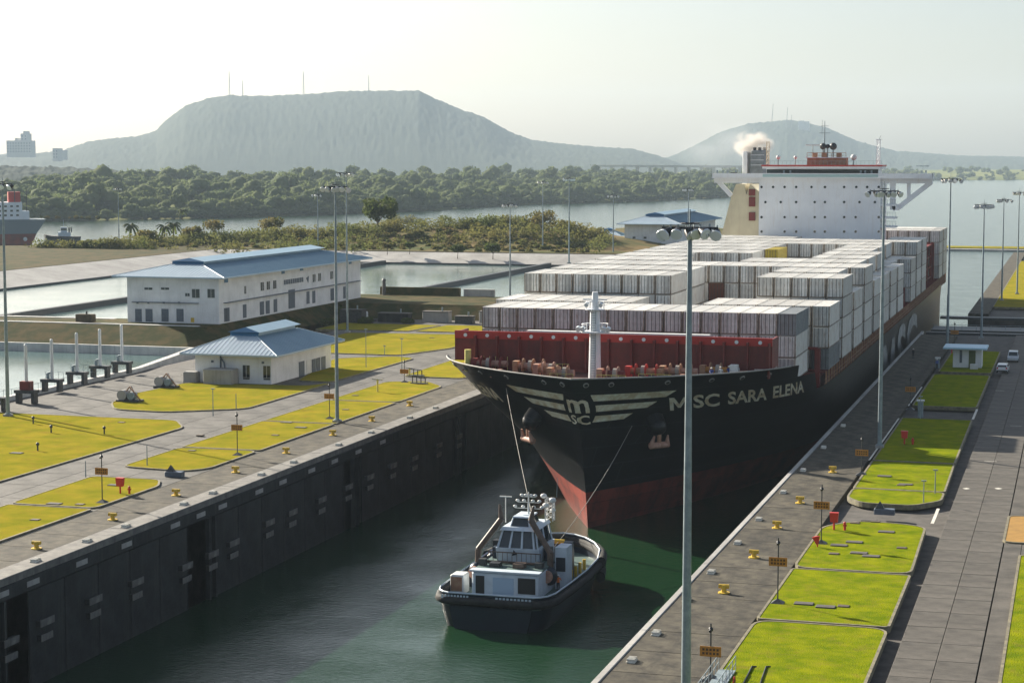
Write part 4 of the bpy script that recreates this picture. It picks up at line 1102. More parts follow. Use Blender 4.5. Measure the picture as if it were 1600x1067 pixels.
def lattice(b, x, y, z0, z1, w_, m, r_=0.05, st=1.6):
    c = [(x-w_,y-w_),(x+w_,y-w_),(x+w_,y+w_),(x-w_,y+w_)]
    for p in c: b.cyl((*p,z0),(*p,z1),r_,m,n=4)
    z_ = z0; k = 0
    while z_ < z1-0.1:
        z2_ = min(z1, z_+st)
        for i in range(4):
            p, q = c[i], c[(i+1)%4]; b.cyl((*p,z_),(*q,z2_),r_*0.7,m,n=3); b.cyl((*p,z2_),(*q,z2_),r_*0.7,m,n=3)
        z_ = z2_
b = MB(); x, z = AY(1373,219,Y1+3); lattice(b, x, Y1+3, z5, z, 0.35, M['ship_white'], 0.06, 1.0); b.box((x-0.6,Y1+2.6,z),(x+0.6,Y1+3.4,z+0.15),M['ship_white']); b.cyl((x,Y1+3,z),(x+0.5,Y1+3,z+1.0),0.07,M['steel'],n=4)
b.build('signal_mast', parent=ship)
b = MB(); x, z = AY(1200,222,Y1+6); lattice(b, x, Y1+6, z5, z, 0.3, M['cream'], 0.05, 1.0); b.build('signal_mast', parent=ship)
b = MB()
for k in range(30):
    xx = bx0_-0.8+k*(bx1_-bx0_+1.6)/29; b.cyl((xx,Y1-0.6,z5),(xx,Y1-0.6,z5+0.9),0.035,M['steel'],n=4)
b.cyl((bx0_-0.8,Y1-0.6,z5+0.9),(bx1_+0.8,Y1-0.6,z5+0.9),0.04,M['steel'],n=4)
for px in (1225,1235,1345,1352,1362,1440,1447,1150,1130,1121,1137): 
    x, z = AY(px, 268, Y1); b.box((x-0.2,Y1-0.2,z2),(x+0.2,Y1+0.2,z2+0.9), M['steel'])
x, z = AY(1442,264,Y1); b.cyl((x,Y1,z2),(x,Y1,z2+1.9),0.05,M['steel'],n=4); b.box((x-1.5,Y1-0.1,z2+1.8),(x+1.3,Y1+0.1,z2+1.95), M['steel'])
x, z = AY(1146,265,Y1); b.box((x-0.6,Y1-0.3,z2),(x+0.9,Y1+0.3,z2+0.4), M['black'])
b.build('bridge_railing', parent=ship)
b = MB(); b.box((SX-22,513,3.3),(SX+22,516,4.6), M['ship_red']); b.cyl((SX+20.6,512.6,3.3),(SX+20.6,512.6,10.5),0.18,M['steel'],n=6); b.build('stern_bulwark', parent=ship)

# ================================================================== THE TUG
TZ = WZ
tug = empty('tugboat', (-53.35, 187.2, 0), R(0), label='dark blue tugboat with white wheelhouse pushing ahead of the big bow', cat='tugboat')
# local frame: bow (rounded, fendered) at -y?  stern square end faces the camera
TS = [(-17.0,4.6),(-16.6,5.3),(-15.8,5.9),(-14,6.3),(-8,6.5),(0,6.6),(6,6.45),(10,5.8),(13,4.5),(15,3.0),(16.2,1.4),(16.6,0.0)]
b = MB()
lv = [(-1.5,0.72),(0.0,0.90),(1.4,0.99),(2.5,1.03),(3.5,1.05)]
def thz(y): return 0.0 + max(0,(y-4))*0.07
for side in (-1, 1):
    vs = []
    for y_, hw in TS:
        for z_, k in lv:
            yy = y_ + (0.5*(z_-3.5)*-0.3 if y_ < -16 else 0) + (k-1.05)*8*(1 if y_ > 8 else 0)
            vs.append((side*hw*k, yy, TZ+z_+thz(y_)*max(0, z_/3.5)))
    n = len(lv); fs = []
    for i in range(len(TS)-1):
        for j in range(n-1):
            f = (i*n+j,(i+1)*n+j,(i+1)*n+j+1,i*n+j+1); fs.append(f if side > 0 else f[::-1])
    b.add(vs, fs, M['navy'], True)
vs = [(-TS[0][1]*k, -17, TZ+z_) for z_, k in lv]+[(TS[0][1]*k, -17, TZ+z_) for z_, k in lv]; n = len(lv)
b.add(vs, [(j,n+j,n+j+1,j+1) for j in range(n-1)], M['navy'])
b.build('hull', parent=tug)
b = MB()
dk = [(hw*1.0, y_) for y_, hw in TS]+[(-hw*1.0, y_) for y_, hw in TS[::-1]]
b.prism(dk, TZ+2.2, TZ+2.45, M['tug_deck']); b.build('deck', parent=tug)
b = MB()
ring = [Vector((hw*1.07, y_, TZ+2.75+thz(y_)*0.8)) for y_, hw in TS]+[Vector((-hw*1.07, y_, TZ+2.75+thz(y_)*0.8)) for y_, hw in TS[::-1]]
b.tube(ring+[ring[0]], 0.42, M['rubber'], 8); b.build('rubbing_fender', parent=tug)
b = MB()
def tsw(y_): return lerp(y_, TS)
ring = [Vector((tsw(y_)*1.10, y_+0.3, TZ+3.1+thz(y_)*0.5)) for y_ in (6,7.5,9,10.5,11.8,13,14,14.9,15.6,16.1,16.4,16.6)]; ring = ring + [Vector((-v.x, v.y, v.z)) for v in ring[::-1]]
b.tube(ring, 0.62, M['rubber'], 10); ring2 = [v-Vector((0,0.3,1.5)) for v in ring]; b.tube(ring2, 0.6, M['rubber'], 8); b.build('bow_fender', parent=tug)
b = MB()
ring = [Vector((hw*1.05, y_, TZ+3.5+thz(y_))) for y_, hw in TS]+[Vector((-hw*1.05, y_, TZ+3.5+thz(y_))) for y_, hw in TS[::-1]]
b.tube(ring+[ring[0]], 0.09, M['tug_white'], 5); b.build('bulwark_rail', parent=tug)
b = MB()
for k in range(9): b.box((-5.6+k*0.36,-17.12,TZ+2.95),(-5.38+k*0.36,-17.06,TZ+3.3), M['tug_white'])
for k in range(10): b.box((0.6+k*0.42,-17.12,TZ+2.95),(0.86+k*0.42,-17.06,TZ+3.3), M['tug_white'])
b.build('stern_marks', parent=tug)
b = MB()
for x_, y_, w_, h_, m_ in ((-4.9,-7.5,0.9,1.3,'navy'),(-4.8,-4.8,1.0,1.7,'black'),(-3.0,-9.6,0.8,3.3,'dark_steel'),(3.6,-9.4,0.9,3.2,'dark_steel'),(-2.6,-5.0,0.9,3.8,'navy'),(3.4,-4.6,0.9,4.0,'navy'),(1.4,-9.9,1.3,3.1,'tan_pipe'),(-1.4,-9.9,1.2,3.05,'black'),(-4.2,1.5,1.2,3.4,'black'),(4.3,1.5,1.0,3.6,'navy'),(-0.5,2.2,2.4,4.2,'navy')):
    z0_ = TZ+2.4; b.box((x_-w_/2,y_-w_/2,z0_),(x_+w_/2,y_+w_/2,z0_+h_), M[m_])
b.build('deck_gear', parent=tug, kind='stuff')
b = MB()
D0 = TZ+2.45
b.bbox((-3.4,-12.8,D0),(4.3,-3.0,D0+2.5), M['tug_white'], 0.2); b.box((-3.6,-13.0,D0+2.5),(4.5,-11.6,D0+2.66), M['tug_white']); b.box((-3.4,-11.6,D0+2.45),(4.3,-3.0,D0+2.6), M['tug_deck'])
b.bbox((-4.4,-3.2,D0),(4.4,4.0,D0+2.6), M['navy'], 0.2)
dh = b.build('deckhouse', parent=tug)
b = MB(); b.box((-2.9,-12.86,D0+0.25),(-1.9,-12.78,D0+2.1), M['black']); b.build('door', parent=dh)
b = MB(); b.box((2.0,-12.86,D0+0.55),(4.0,-12.78,D0+2.1), M['black']); b.build('window', parent=dh)
b = MB(); b.box((-0.9,-12.87,D0+0.2),(1.5,-12.79,D0+2.0), mat('tug_pale_blue',(0.36,0.48,0.62),0.5)); b.build('hatch', parent=dh)
b = MB(); b.bbox((-6.1,-12.2,D0),(-4.5,-9.9,D0+1.9), M['white'], 0.1); b.box((-6.0,-12.25,D0+0.3),(-4.7,-12.18,D0+1.7), M['rust']); b.build('deck_locker', parent=tug)
# wheelhouse: lower band, outward leaning windows, roof, upper windows
def frus(b, x0, x1, y0, y1, z0, X0, X1, Y0_, Y1_, z1, m):
    vs = [(x0,y0,z0),(x1,y0,z0),(x1,y1,z0),(x0,y1,z0),(X0,Y0_,z1),(X1,Y0_,z1),(X1,Y1_,z1),(X0,Y1_,z1)]
    b.add(vs, [(3,2,1,0),(4,5,6,7),(0,1,5,4),(1,2,6,5),(2,3,7,6),(3,0,4,7)], m)
b = MB(); W0 = D0+2.6
frus(b,-3.0,3.2,-6.6,0.2,W0+0.0,-3.1,3.3,-6.9,0.4,W0+2.2,M['tug_white'])
frus(b,-2.7,2.9,-6.6,0.1,W0+2.2,-2.2,2.4,-5.9,-0.4,W0+5.0,M['glass'])
for x_ in (-2.85,-1.05,0.75,2.6):
    xt = x_*0.80; bb = [(x_-0.13,-6.98,W0+2.1),(x_+0.13,-6.98,W0+2.1),(xt+0.12,-6.05,W0+5.05),(xt-0.12,-6.05,W0+5.05)]
    b.add(bb+[(p[0],p[1]+0.45,p[2]) for p in bb], [(0,1,2,3),(7,6,5,4),(0,3,7,4),(1,5,6,2)], M['tug_white'])
for y_ in (-6.6,-3.2,0.0):
    for sx_ in (-1,1):
        b.cyl((0.1+sx_*2.95,y_,W0+2.1),(0.1+sx_*2.4,y_*0.88-0.1,W0+5.05),0.14,M['tug_white'],n=5)
frus(b,-2.6,2.8,-6.6,0.2,W0+5.0,-2.3,2.5,-6.2,0.0,W0+5.5,M['tug_white'])
frus(b,-1.3,1.5,-5.6,-1.2,W0+5.5,-1.0,1.2,-5.0,-1.8,W0+6.8,M['glass'])
for x_ in (-1.3,1.5): b.cyl((x_,-5.65,W0+5.5),(x_*0.8,-5.1,W0+6.85),0.12,M['tug_white'],n=5)
frus(b,-1.15,1.35,-5.3,-1.5,W0+6.8,-1.1,1.3,-5.2,-1.6,W0+7.0,M['tug_white'])
b.v = [(0.3+(x-0.1)*0.80, y, W0+(z-W0)*0.62) for x, y, z in b.v]
whs = b.build('wheelhouse', parent=tug)
b = MB(); b.cyl((0,-7.0,W0+0.9),(0,-7.06,W0+0.9),0.36,M['navy'],n=3); b.build('house_emblem', parent=whs)
# exhaust stacks: two tan pipes leaning in to a V and flaring out
for sx_ in (-1,1):
    pts = [(0.1+sx_*4.3,-7.6,D0+1.6),(0.1+sx_*4.25,-7.4,D0+5.0),(0.1+sx_*1.75,-6.6,D0+9.0),(0.1+sx_*2.0,-6.4,D0+10.9)]
    b = MB()
    for a, c in zip(pts, pts[1:]): b.cyl(a, c, 0.36 if c is not pts[-1] else 0.34, M['tan_pipe'], 0.36 if c is not pts[-1] else 0.12, n=10)
    b.v = [(x, y, D0+(z-D0)*0.76) for x, y, z in b.v]; b.build('exhaust_stack', parent=tug)
    b2 = MB(); b2.sph((0.1+sx_*4.3,-8.0,D0+1.6),0.95,M['navy'],12,8); b2.cyl((0.1+sx_*4.3,-8.9,D0+1.7),(0.1+sx_*4.3,-9.3,D0+1.7),0.62,M['pinkish'],n=14); b2.build('fire_monitor', parent=tug)
b = MB()
lattice(b, 2.6, -0.8, W0+5.5, W0+9.2, 0.45, M['white'], 0.07, 0.9)
b.cyl((0.6,-3.0,W0+7.0),(0.6,-3.0,W0+10.6),0.14,M['white'],0.06,n=8)
for z_, hw in ((W0+7.9,1.6),(W0+8.9,1.3),(W0+9.8,0.8)):
    b.cyl((0.6-hw,-3.0,z_),(0.6+hw,-3.0,z_),0.06,M['white'],n=5)
    for q in (-1,-0.4,0.4,1): b.sph((0.6+q*hw,-3.0,z_+0.25),0.24,M['white'],8,5)
b.cyl((-2.0,-3.5,W0+5.5),(-2.0,-3.5,W0+9.9),0.06,M['white'],n=5); b.box((-2.7,-3.6,W0+9.7),(-1.3,-3.4,W0+9.85), M['white'])
for x_, y_, z_, r_ in ((2.3,-1.6,W0+8.2,0.4),(3.1,-1.6,W0+9.1,0.45),(1.9,-1.0,W0+9.6,0.4),(2.9,-0.6,W0+7.2,0.35)): b.sph((x_,y_,z_), r_, M['white'], 10, 6); b.cyl((x_,y_,z_),(2.6,-0.8,z_-0.4),0.07,M['white'],n=4)
b.cyl((3.2,0,W0+9.2),(3.3,0,W0+12.5),0.03,M['steel'],n=4)
b.v = [(x, y, W0+(z-W0)*0.62) for x, y, z in b.v]
b.build('signal_mast', parent=tug)
b = MB()
for k in range(3): b.cyl((-0.8+k*1.5,7.0,D0+1.1),(-0.68+k*1.5,7.0,D0+1.1),1.05,M['red'],n=16)
b.cyl((-0.7,7.0,D0+1.1),(2.2,7.0,D0+1.1),0.6,M['rope'],n=14); b.box((-1.3,6.0,D0),(2.6,8.0,D0+0.5), M['ship_red']); b.build('winch', parent=tug)
b = MB()
for x_ in (-1.0,1.6): b.cyl((x_,10.4,D0),(x_,10.4,D0+2.0),0.25,M['yellow'],n=10)
b.cyl((-1.0,10.4,D0+2.0),(1.6,10.4,D0+2.0),0.25,M['yellow'],n=10); b.build('towing_bitt', parent=tug)
b = MB(); b.box((4.6,-6.2,D0),(5.9,-3.4,D0+4.2), M['tug_white']); b.box((4.7,-6.26,D0+1.8),(5.8,-6.2,D0+3.2), M['navy']); b.build('side_casing', parent=tug)
b = MB()
for k in range(12):
    b.cyl((-3.0+k*0.56,-7.3,W0),(-3.0+k*0.56,-7.3,W0+1.0),0.035,M['tan_pipe'],n=4)
b.cyl((-3.0,-7.3,W0+1.0),(3.2,-7.3,W0+1.0),0.06,M['tan_pipe'],n=5); b.cyl((-3.4,-8.2,W0+0.15),(3.6,-8.2,W0+0.15),0.14,M['tan_pipe'],n=6)
b.build('bridge_railing', parent=tug)
for k in range(4):
    b = MB(); b.cyl((5.2,-1+k*2.2,D0),(5.2,-1+k*2.2,D0+1.1),0.2,M['yellow'],n=8); b.build('side_bitt', parent=tug)
tug.scale = (0.88, 0.82, 1.0)

def rope(name, p, q, sag, r_, label, cat='rope'):
    p = Vector(p); q = Vector(q); pts = []
    for i in range(13):
        t = i/12; v = p.lerp(q, t); v.z -= sag*4*t*(1-t); pts.append(v)
    b = MB(); b.tube(pts, r_, M['rope'], 5); return b.build(name, label=label, cat=cat)
bpy.context.view_layer.update()
def tw(x, y, z): return tug.matrix_world @ Vector((x, y, z))
rope('mooring_line', HPt(-1, 8.2, 6.6, 0.2), tw(0.9,-2.6,W0+4.2), 0.3, 0.032, 'thin mooring line from the left side of the bow to the tug')
rope('mooring_line', HPt(1, 4.8, 2.7, 0.4), tw(0.8,7.0,D0+1.6), 0.9, 0.032, 'thin mooring line from the right anchor to the tug winch')

# ================================================================== BUILDINGS
def hip_building(name, x0, x1, y0, y1, z0, hw, ov, zr, label, parts):
    """walls, hipped roof of ribbed sheets, raised ridge monitor"""
    e = empty(name, ((x0+x1)/2, (y0+y1)/2, z0), label=label, cat='building')
    ex, ey = (x0+x1)/2, (y0+y1)/2
    def L(b, nm, par=None): 
        o = b.build(nm); o.parent = par or e
        if not par: o.matrix_parent_inverse = Matrix.Translation((-ex,-ey,-z0))
        return o
    b = MB(); b.box((x0,y0,z0-0.3),(x1,y1,z0+hw), M['wall_white']); wallo = L(b, 'wall')
    X0, X1, Y0_, Y1_ = x0-ov, x1+ov, y0-ov, y1+ov
    ze = z0+hw-0.12; w2 = (X1-X0)/2; k = 0.74; xm = (x0+x1)/2
    rx0, rx1 = xm-w2*(1-k), xm+w2*(1-k); ry0, ry1 = Y0_+w2*k, Y1_-w2*k
    A = [(X0,Y0_,ze),(X1,Y0_,ze),(X1,Y1_,ze),(X0,Y1_,ze)]; B = [(rx0,ry0,zr),(rx1,ry0,zr),(rx1,ry1,zr),(rx0,ry1,zr)]
    b = MB()
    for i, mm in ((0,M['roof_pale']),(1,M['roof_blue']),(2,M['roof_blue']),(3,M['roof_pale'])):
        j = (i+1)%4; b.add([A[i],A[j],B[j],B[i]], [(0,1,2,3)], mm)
    b.add(A, [(3,2,1,0)], M['door_grey']); b.add([(p[0],p[1],ze-0.25) for p in A]+A, [(i,(i+1)%4,4+(i+1)%4,4+i) for i in range(4)]+[(3,2,1,0)], M['roof_pale'])
    b.add([(p[0],p[1],p[2]+0.01) for p in B], [(0,1,2,3)], M['roof_blue'])
    ro = L(b, 'roof')
    # standing seams
    b = MB()
    def seams(a, c, d, e_, n_, m):
        a, c, d, e_ = map(Vector, (a, c, d, e_))
        for i in range(1, n_):
            t = i/n_; p = a.lerp(c, t); q = None
            # seam runs straight up the slope until it meets the hip or the ridge edge
            along = (c-a).normalized(); up = ((d+e_)/2-(a+c)/2); up -= along*up.dot(along)
            ts = 1.0
            s_ = (p-a).dot(along); hl = (e_-a).dot(along); hr = (c-d).dot(along); tot = (c-a).length
            if s_ < hl: ts = s_/hl
            elif tot-s_ < hr: ts = (tot-s_)/hr
            b.cyl(p+Vector((0,0,0.03)), p+up*ts+Vector((0,0,0.03)), 0.045, m, n=3)
    seams(A[0],A[1],B[1],B[0], int((X1-X0)/0.75), M['roof_pale']); seams(A[1],A[2],B[2],B[1], int((Y1_-Y0_)/0.75), M['roof_blue'])
    for i in range(4): b.cyl(A[i], B[i], 0.10, M['roof_pale'], n=6)
    s2 = L(b, 'roof_seams', ro); s2.matrix_parent_inverse = Matrix.Identity(4); s2['kind'] = 'stuff'
    # ridge monitor
    mh = (zr-ze)*0.42+0.35
    b = MB(); b.box((rx0+0.1,ry0+0.5,zr-0.3),(rx1-0.1,ry1-0.5,zr+mh*0.45), M['roof_blue']);
    r0, r1 = rx0-0.6, rx1+0.6; q0, q1 = ry0-0.2, ry1+0.4
    vs = [(r0,q0,zr+mh*0.45),(r1,q0,zr+mh*0.45),(xm,q0+0.9,zr+mh),(r0,q1,zr+mh*0.45),(r1,q1,zr+mh*0.45),(xm,q1,zr+mh)]
    b.add(vs, [(0,3,5,2)], M['roof_pale']); b.add(vs, [(4,1,2,5),(3,4,5),(1,4,3,0)], M['roof_blue']); b.add(vs, [(0,1,2)], M['roof_deep'])
    b.add([(rx0-0.2,ry0-0.25,zr-0.5),(rx1+0.2,ry0-0.25,zr-0.5),(rx1+0.3,ry0+0.3,zr+mh*0.45),(rx0-0.3,ry0+0.3,zr+mh*0.45)], [(0,1,2,3)], M['roof_deep'])
    mo = L(b, 'ridge_monitor', ro); mo.matrix_parent_inverse = Matrix.Identity(4)
    for (nm, face, u, z, wdt, hgt, m) in parts:
        b = MB()
        if face == 'f':
            b.box((u-wdt/2,y0-0.09,z),(u+wdt/2,y0-0.01,z+hgt), m)
            if nm == 'window':
                for q in ((u-wdt/2-0.06,y0-0.12,z-0.06),): b.box(q,(u+wdt/2+0.06,y0-0.02,z), M['white'])
                b.box((u-0.03,y0-0.11,z),(u+0.03,y0-0.085,z+hgt), M['white'])
        else:
            b.box((x1+0.01,u-wdt/2,z),(x1+0.09,u+wdt/2,z+hgt), m)
            if nm == 'window': b.box((x1+0.02,u-wdt/2-0.06,z-0.06),(x1+0.13,u+wdt/2+0.06,z), M['white']); b.box((x1+0.085,u-0.03,z),(x1+0.11,u+0.03,z+hgt), M['white'])
        L(b, nm)
    return e, L
HX0, HX1, HY0, HY1, HZ = -180.4, -160.6, 342.0, 419.0, 3.0
def fx(px, py, Y=HY0): return AY(px, py, Y)
def side_pt(px, py, X):
    d = _ray(px, py); t = X/d.x; return (d.y*t, CH+d.z*t)
parts = []
def fwin(px, py, w_, h_, nm='window', m=None, Y=HY0):
    x, z = AY(px, py, Y); parts.append((nm,'f',x,z-h_/2,w_,h_, m or M['glass']))
def swin(px, py, w_, h_, nm='window', m=None, X=HX1):
    y, z = side_pt(px, py, X); parts.append((nm,'s',y,z-h_/2,w_,h_, m or M['glass']))
for px in (232, 258): fwin(px, 451, 1.7, 0.42)
fwin(306, 458.5, 1.6, 1.7); fwin(330, 458.5, 1.5, 1.7); fwin(293, 460.5, 0.9, 0.6)
for px in (216.5, 233, 258, 281.5): fwin(px, 492.5, 1.5 if px > 220 else 1.4, 2.5, 'door', M['door_grey'])
for px in (215, 232, 256, 280): fwin(px, 473, 0.45, 0.35, 'wall_lamp', M['door_grey'])
fwin(301, 500, 0.7, 0.9, 'yellow_panel', M['yellow'])
for px, py in ((409.5,447.5),(419,446),(429,444.5),(490.5,434.5),(499,433),(518,430)): swin(px, py, 1.5, 1.7)
swin(383, 453, 0.7, 1.5)
for px, py, w_ in ((352,492,1.2),(355.5,491.5,1.6),(382,486,1.6),(409,481.5,2.0),(418,480,1.9),(430,477.5,1.7),(455.5,467,3.4),(481,465,1.6),(490,464,1.6),(519,460,2.0),(538,457,1.4)):
    swin(px, py, w_, 2.7 if px != 455.5 else 4.0, 'door', M['door_grey'])
for px, py in ((353,438),(442,424.5),(471,419.5),(547,409.5)): swin(px, py, 1.6, 0.9, 'roof_vent', M['roof_deep'])
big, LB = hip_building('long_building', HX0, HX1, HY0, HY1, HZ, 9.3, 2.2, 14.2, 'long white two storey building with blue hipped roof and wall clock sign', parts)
b = MB(); b.box((HX0+1.2,HY0-0.55,HZ+3.9),(HX0+15.5,HY0-0.02,HZ+4.05), M['door_grey']); b.box((HX1+0.02,HY0+2,HZ+3.9),(HX1+0.7,HY1-1,HZ+4.05), M['door_grey']); LB(b, 'awning')
b = MB()
y_, z_ = side_pt(458.5, 439, HX1)
for k in range(9): b.box((HX1+0.01,y_-5.2+k*1.2,z_-0.5),(HX1+0.10,y_-4.35+k*1.2,z_+0.5), M['door_grey'])
y_, z_ = side_pt(480.5, 436, HX1); b.cyl((HX1+0.02,y_,z_),(HX1+0.1,y_,z_),0.9,M['door_grey'],n=3); LB(b, 'wall_letters')
SX0, SX1, SY0, SY1 = -133.4, -120.4, 275.0, 300.0
parts = []
fwin(385, 580, 1.15, 1.9, Y=SY0); fwin(417, 581, 1.15, 1.9, Y=SY0)
fwin(385, 588.5, 1.1, 0.8, 'dark_pane', M['black'], Y=SY0-0.03); fwin(417, 589.5, 1.1, 0.8, 'dark_pane', M['black'], Y=SY0-0.03)
for px in (332, 411): fwin(px, 564.5 if px<400 else 566.5, 0.4, 0.35, 'wall_lamp', M['door_grey'], Y=SY0)
for px, py, w_ in ((471,577,2.2),(482,574,2.0),(490,573,1.6),(497,571,1.6),(505,569,1.8)): swin(px, py, w_, 2.6, 'door', M['door_grey'] if px != 482 else M['white'], X=SX1)
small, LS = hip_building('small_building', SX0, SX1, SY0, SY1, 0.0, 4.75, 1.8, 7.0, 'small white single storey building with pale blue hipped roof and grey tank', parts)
b = MB(); x, z = AY(341, 600, SY0); x2 = AY(375, 600, SY0)[0]; b.bbox((x-1.1,SY0-3.2,0),(x2,SY0-0.4,2.4), M['pale_concrete'], 0.1); LS(b, 'tank_enclosure')
b = MB(); b.bbox((SX0-1.3,SY0-1.8,0),(SX0+0.9,SY0-0.1,1.7), M['pale_concrete'], 0.1); LS(b, 'side_box')
b = MB()
b.cyl((x+0.6,SY0-0.3,4.4),(x+0.6,SY0-0.3,2.4),0.14,M['door_grey'],n=6); b.tube([(x+0.6,SY0-0.3,4.0),(x+1.3,SY0-0.5,3.2),(x+1.6,SY0-0.9,2.4)],0.13,M['door_grey'],6); LS(b, 'pipes')
parts = [('window','f',-152,7.2,1.0,0.7,M['glass']),('window','f',-148,7.2,1.0,0.7,M['glass']),('window','f',-141.5,6.6,1.4,1.4,M['glass'])]+[('door','f',-152.5+3.2*k,3.2,1.4,2.6,M['door_grey']) for k in range(4)]
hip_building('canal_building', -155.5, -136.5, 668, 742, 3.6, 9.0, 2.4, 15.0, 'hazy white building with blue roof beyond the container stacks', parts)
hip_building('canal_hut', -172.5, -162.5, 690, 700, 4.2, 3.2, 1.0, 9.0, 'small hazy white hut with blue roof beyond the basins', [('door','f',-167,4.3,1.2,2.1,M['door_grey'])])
# guard hut on the right
hx0, hx1, hy0, hy1 = -19.9, -15.2, 329.5, 333.5
e = empty('guard_hut', (0,0,0), label='small white guard hut with flat pale blue roof on the right lawn', cat='hut')
b = MB(); b.box((hx0,hy0,0),(hx1,hy1,3.3), M['wall_white']); wo = b.build('wall', parent=e)
b = MB(); b.bbox((hx0-1.6,hy0-1.6,3.3),(hx1+0.9,hy1+1.2,3.6), mat('pale_blue_roof',(0.42,0.62,0.74),0.5), 0.08); b.build('roof', parent=e)
b = MB(); b.box((hx0+1.1,hy0-0.06,0.9),(hx0+1.5,hy0-0.01,3.0), M['door_grey']); b.build('window', parent=e)
b = MB(); b.box((hx0+2.6,hy0-0.06,0.1),(hx0+3.7,hy0-0.01,3.0), mat('hut_opening',(0.10,0.13,0.05),0.8)); b.build('door', parent=e)
b = MB(); b.bbox((hx0+2.9,hy0-2.2,0.1),(hx0+4.2,hy0-1.4,0.95), M['white'], 0.1); b.build('cabinet', label='low white cabinet in front of the guard hut', cat='cabinet')

# ================================================================== LIGHT MASTS
def floodlight_mesh():
    b = MB(); b.cyl((0,0,0.05),(0,-0.45,-0.22),0.20,M['black'],0.36,n=10); b.cyl((0,-0.45,-0.22),(0,-0.52,-0.255),0.38,M['lamp_glass'],0.36,n=10)
    b.box((-0.03,-0.02,0),(0.03,0.1,0.4), M['steel']); return b.mesh('floodlight')
FLM = floodlight_mesh()
mast_i = 0
def light_mast(x, y, z0, h, label, r_=0.30, lamps=8, group='tall light masts'):
    e = empty('light_mast', (x, y, z0), label=label, cat='light mast', group=group)
    b = MB(); b.cyl((0,0,0),(0,0,h*0.45),r_,M['steel'],r_*0.78,n=14); b.cyl((0,0,h*0.45),(0,0,h),r_*0.78,M['steel'],r_*0.42,n=12); b.cyl((0,0,h),(0,0,h+1.1),0.05,M['steel'],n=5); b.build('pole', parent=e)
    b = MB(); b.box((-0.5,-0.5,0),(0.5,0.5,0.35), M['pale_concrete']); b.cyl((0,0,0.35),(0,0,0.45),0.45,M['steel'],n=12); b.build('base', parent=e)
    b = MB(); b.box((-1.75,-0.06,h-0.1),(1.75,0.06,h+0.04), M['dark_steel']); b.box((-0.06,-0.9,h-0.1),(0.06,0.9,h+0.04), M['dark_steel'])
    b.tube([(0.55*math.cos(k*math.pi/5),0.55*math.sin(k*math.pi/5),h+0.25) for k in range(11)],0.05,M['dark_steel'],5)
    b.build('crossarm', parent=e)
    for k in range(lamps):
        xx = -1.65+3.3*k/(lamps-1)
        link('floodlight', FLM, (xx, random.uniform(-0.3,0.3), h-0.15-random.uniform(0,0.15)), parent=e, rz=random.choice((-0.6,0,0.5,0.9)))
    return e
light_mast(-22.9, 116, 0, 30.6, 'tall grey light mast crossing the foreground and the ship name', 0.32)
light_mast(-94.2, 236.7, 0, 31.3, 'tall light mast on the lawn left of the lock, before the small building', 0.26)
light_mast(-139.4, 229.5, 0, 31.6, 'tall light mast at the left edge by the basin hoists', 0.28)
light_mast(-141.9, 362.6, 0, 32.3, 'tall light mast just behind the small building, by the far lawn', 0.24)
light_mast(-22.6, 234, 0, 31.1, 'tall light mast on the right quay against the container stacks', 0.28)
light_mast(-23.0, 362.9, 0, 31.4, 'tall light mast right of the stern containers', 0.27)
light_mast(-17.9, 384.6, 0, 26.2, 'light mast behind the guard hut, against the far water', 0.24)
def mast_at(px, ytop, ybase, zb, label, D=None):
    x, y = G(px, ybase, zb); z = AY(px, ytop, y)[1]; light_mast(x, y, zb, z-zb-1.1, label, 0.24, 6)
mast_at(1565, 305, 470, 0, 'second thin light mast from the right edge')
mast_at(1589, 294, 460, 0, 'thin light mast nearest the right edge')
mast_at(186, 290, 379, 4, 'thin distant mast beside the left palm')
mast_at(497, 299, 390, 5, 'thin distant mast left of the pair of tall masts')
mast_at(797, 312, 466, 3, 'thin mast rising from the upper basin wall')
mast_at(848, 279, 392, 5, 'thin distant mast left of the long armed one at the mound')
mast_at(889, 273, 412, 5, 'mast with dark lamps standing behind the left container block')
mast_at(958, 300, 400, 4, 'distant mast left of the hazy canal building')
mast_at(1075, 290, 404, 4, 'distant mast rising behind the hazy blue roof')

# ================================================================== SIGNS, BOLLARDS, CABINETS
def sign(x, y, h, label, tall=False):
    e = empty('quay_sign', (x, y, 0), label=label, cat='sign', group='orange number signs along the quays')
    b = MB(); b.cyl((0,0,0),(0,0,h+1.9),0.055,M['dark_steel'],n=8); b.build('post', parent=e)
    b = MB(); b.add([(-0.65,-0.65,0),(0.65,-0.65,0),(0.65,0.65,0),(-0.65,0.65,0),(0,0,0.45)], [(0,1,4),(1,2,4),(2,3,4),(3,0,4)], M['dark_steel']); b.build('base', parent=e)
    b = MB(); b.box((-0.72,-0.09,h-0.35),(0.72,-0.05,h+0.35), M['sign_orange']); bo = b.build('board', parent=e)
    b = MB()
    for r_ in (0.13,-0.13):
        for k in range(5): b.box((-0.55+k*0.24,-0.095,h+r_-0.08),(-0.55+k*0.24+0.15,-0.091,h+r_+0.08), M['sign_dark'])
    b.build('board_marks', parent=bo)
    b = MB(); b.sph((0,0,h+1.5),0.17,M['black'],8,6); b.cyl((0,-0.05,h+1.5),(0,-0.3,h+1.42),0.10,M['black'],n=8); b.build('lamp', parent=e)
    return e
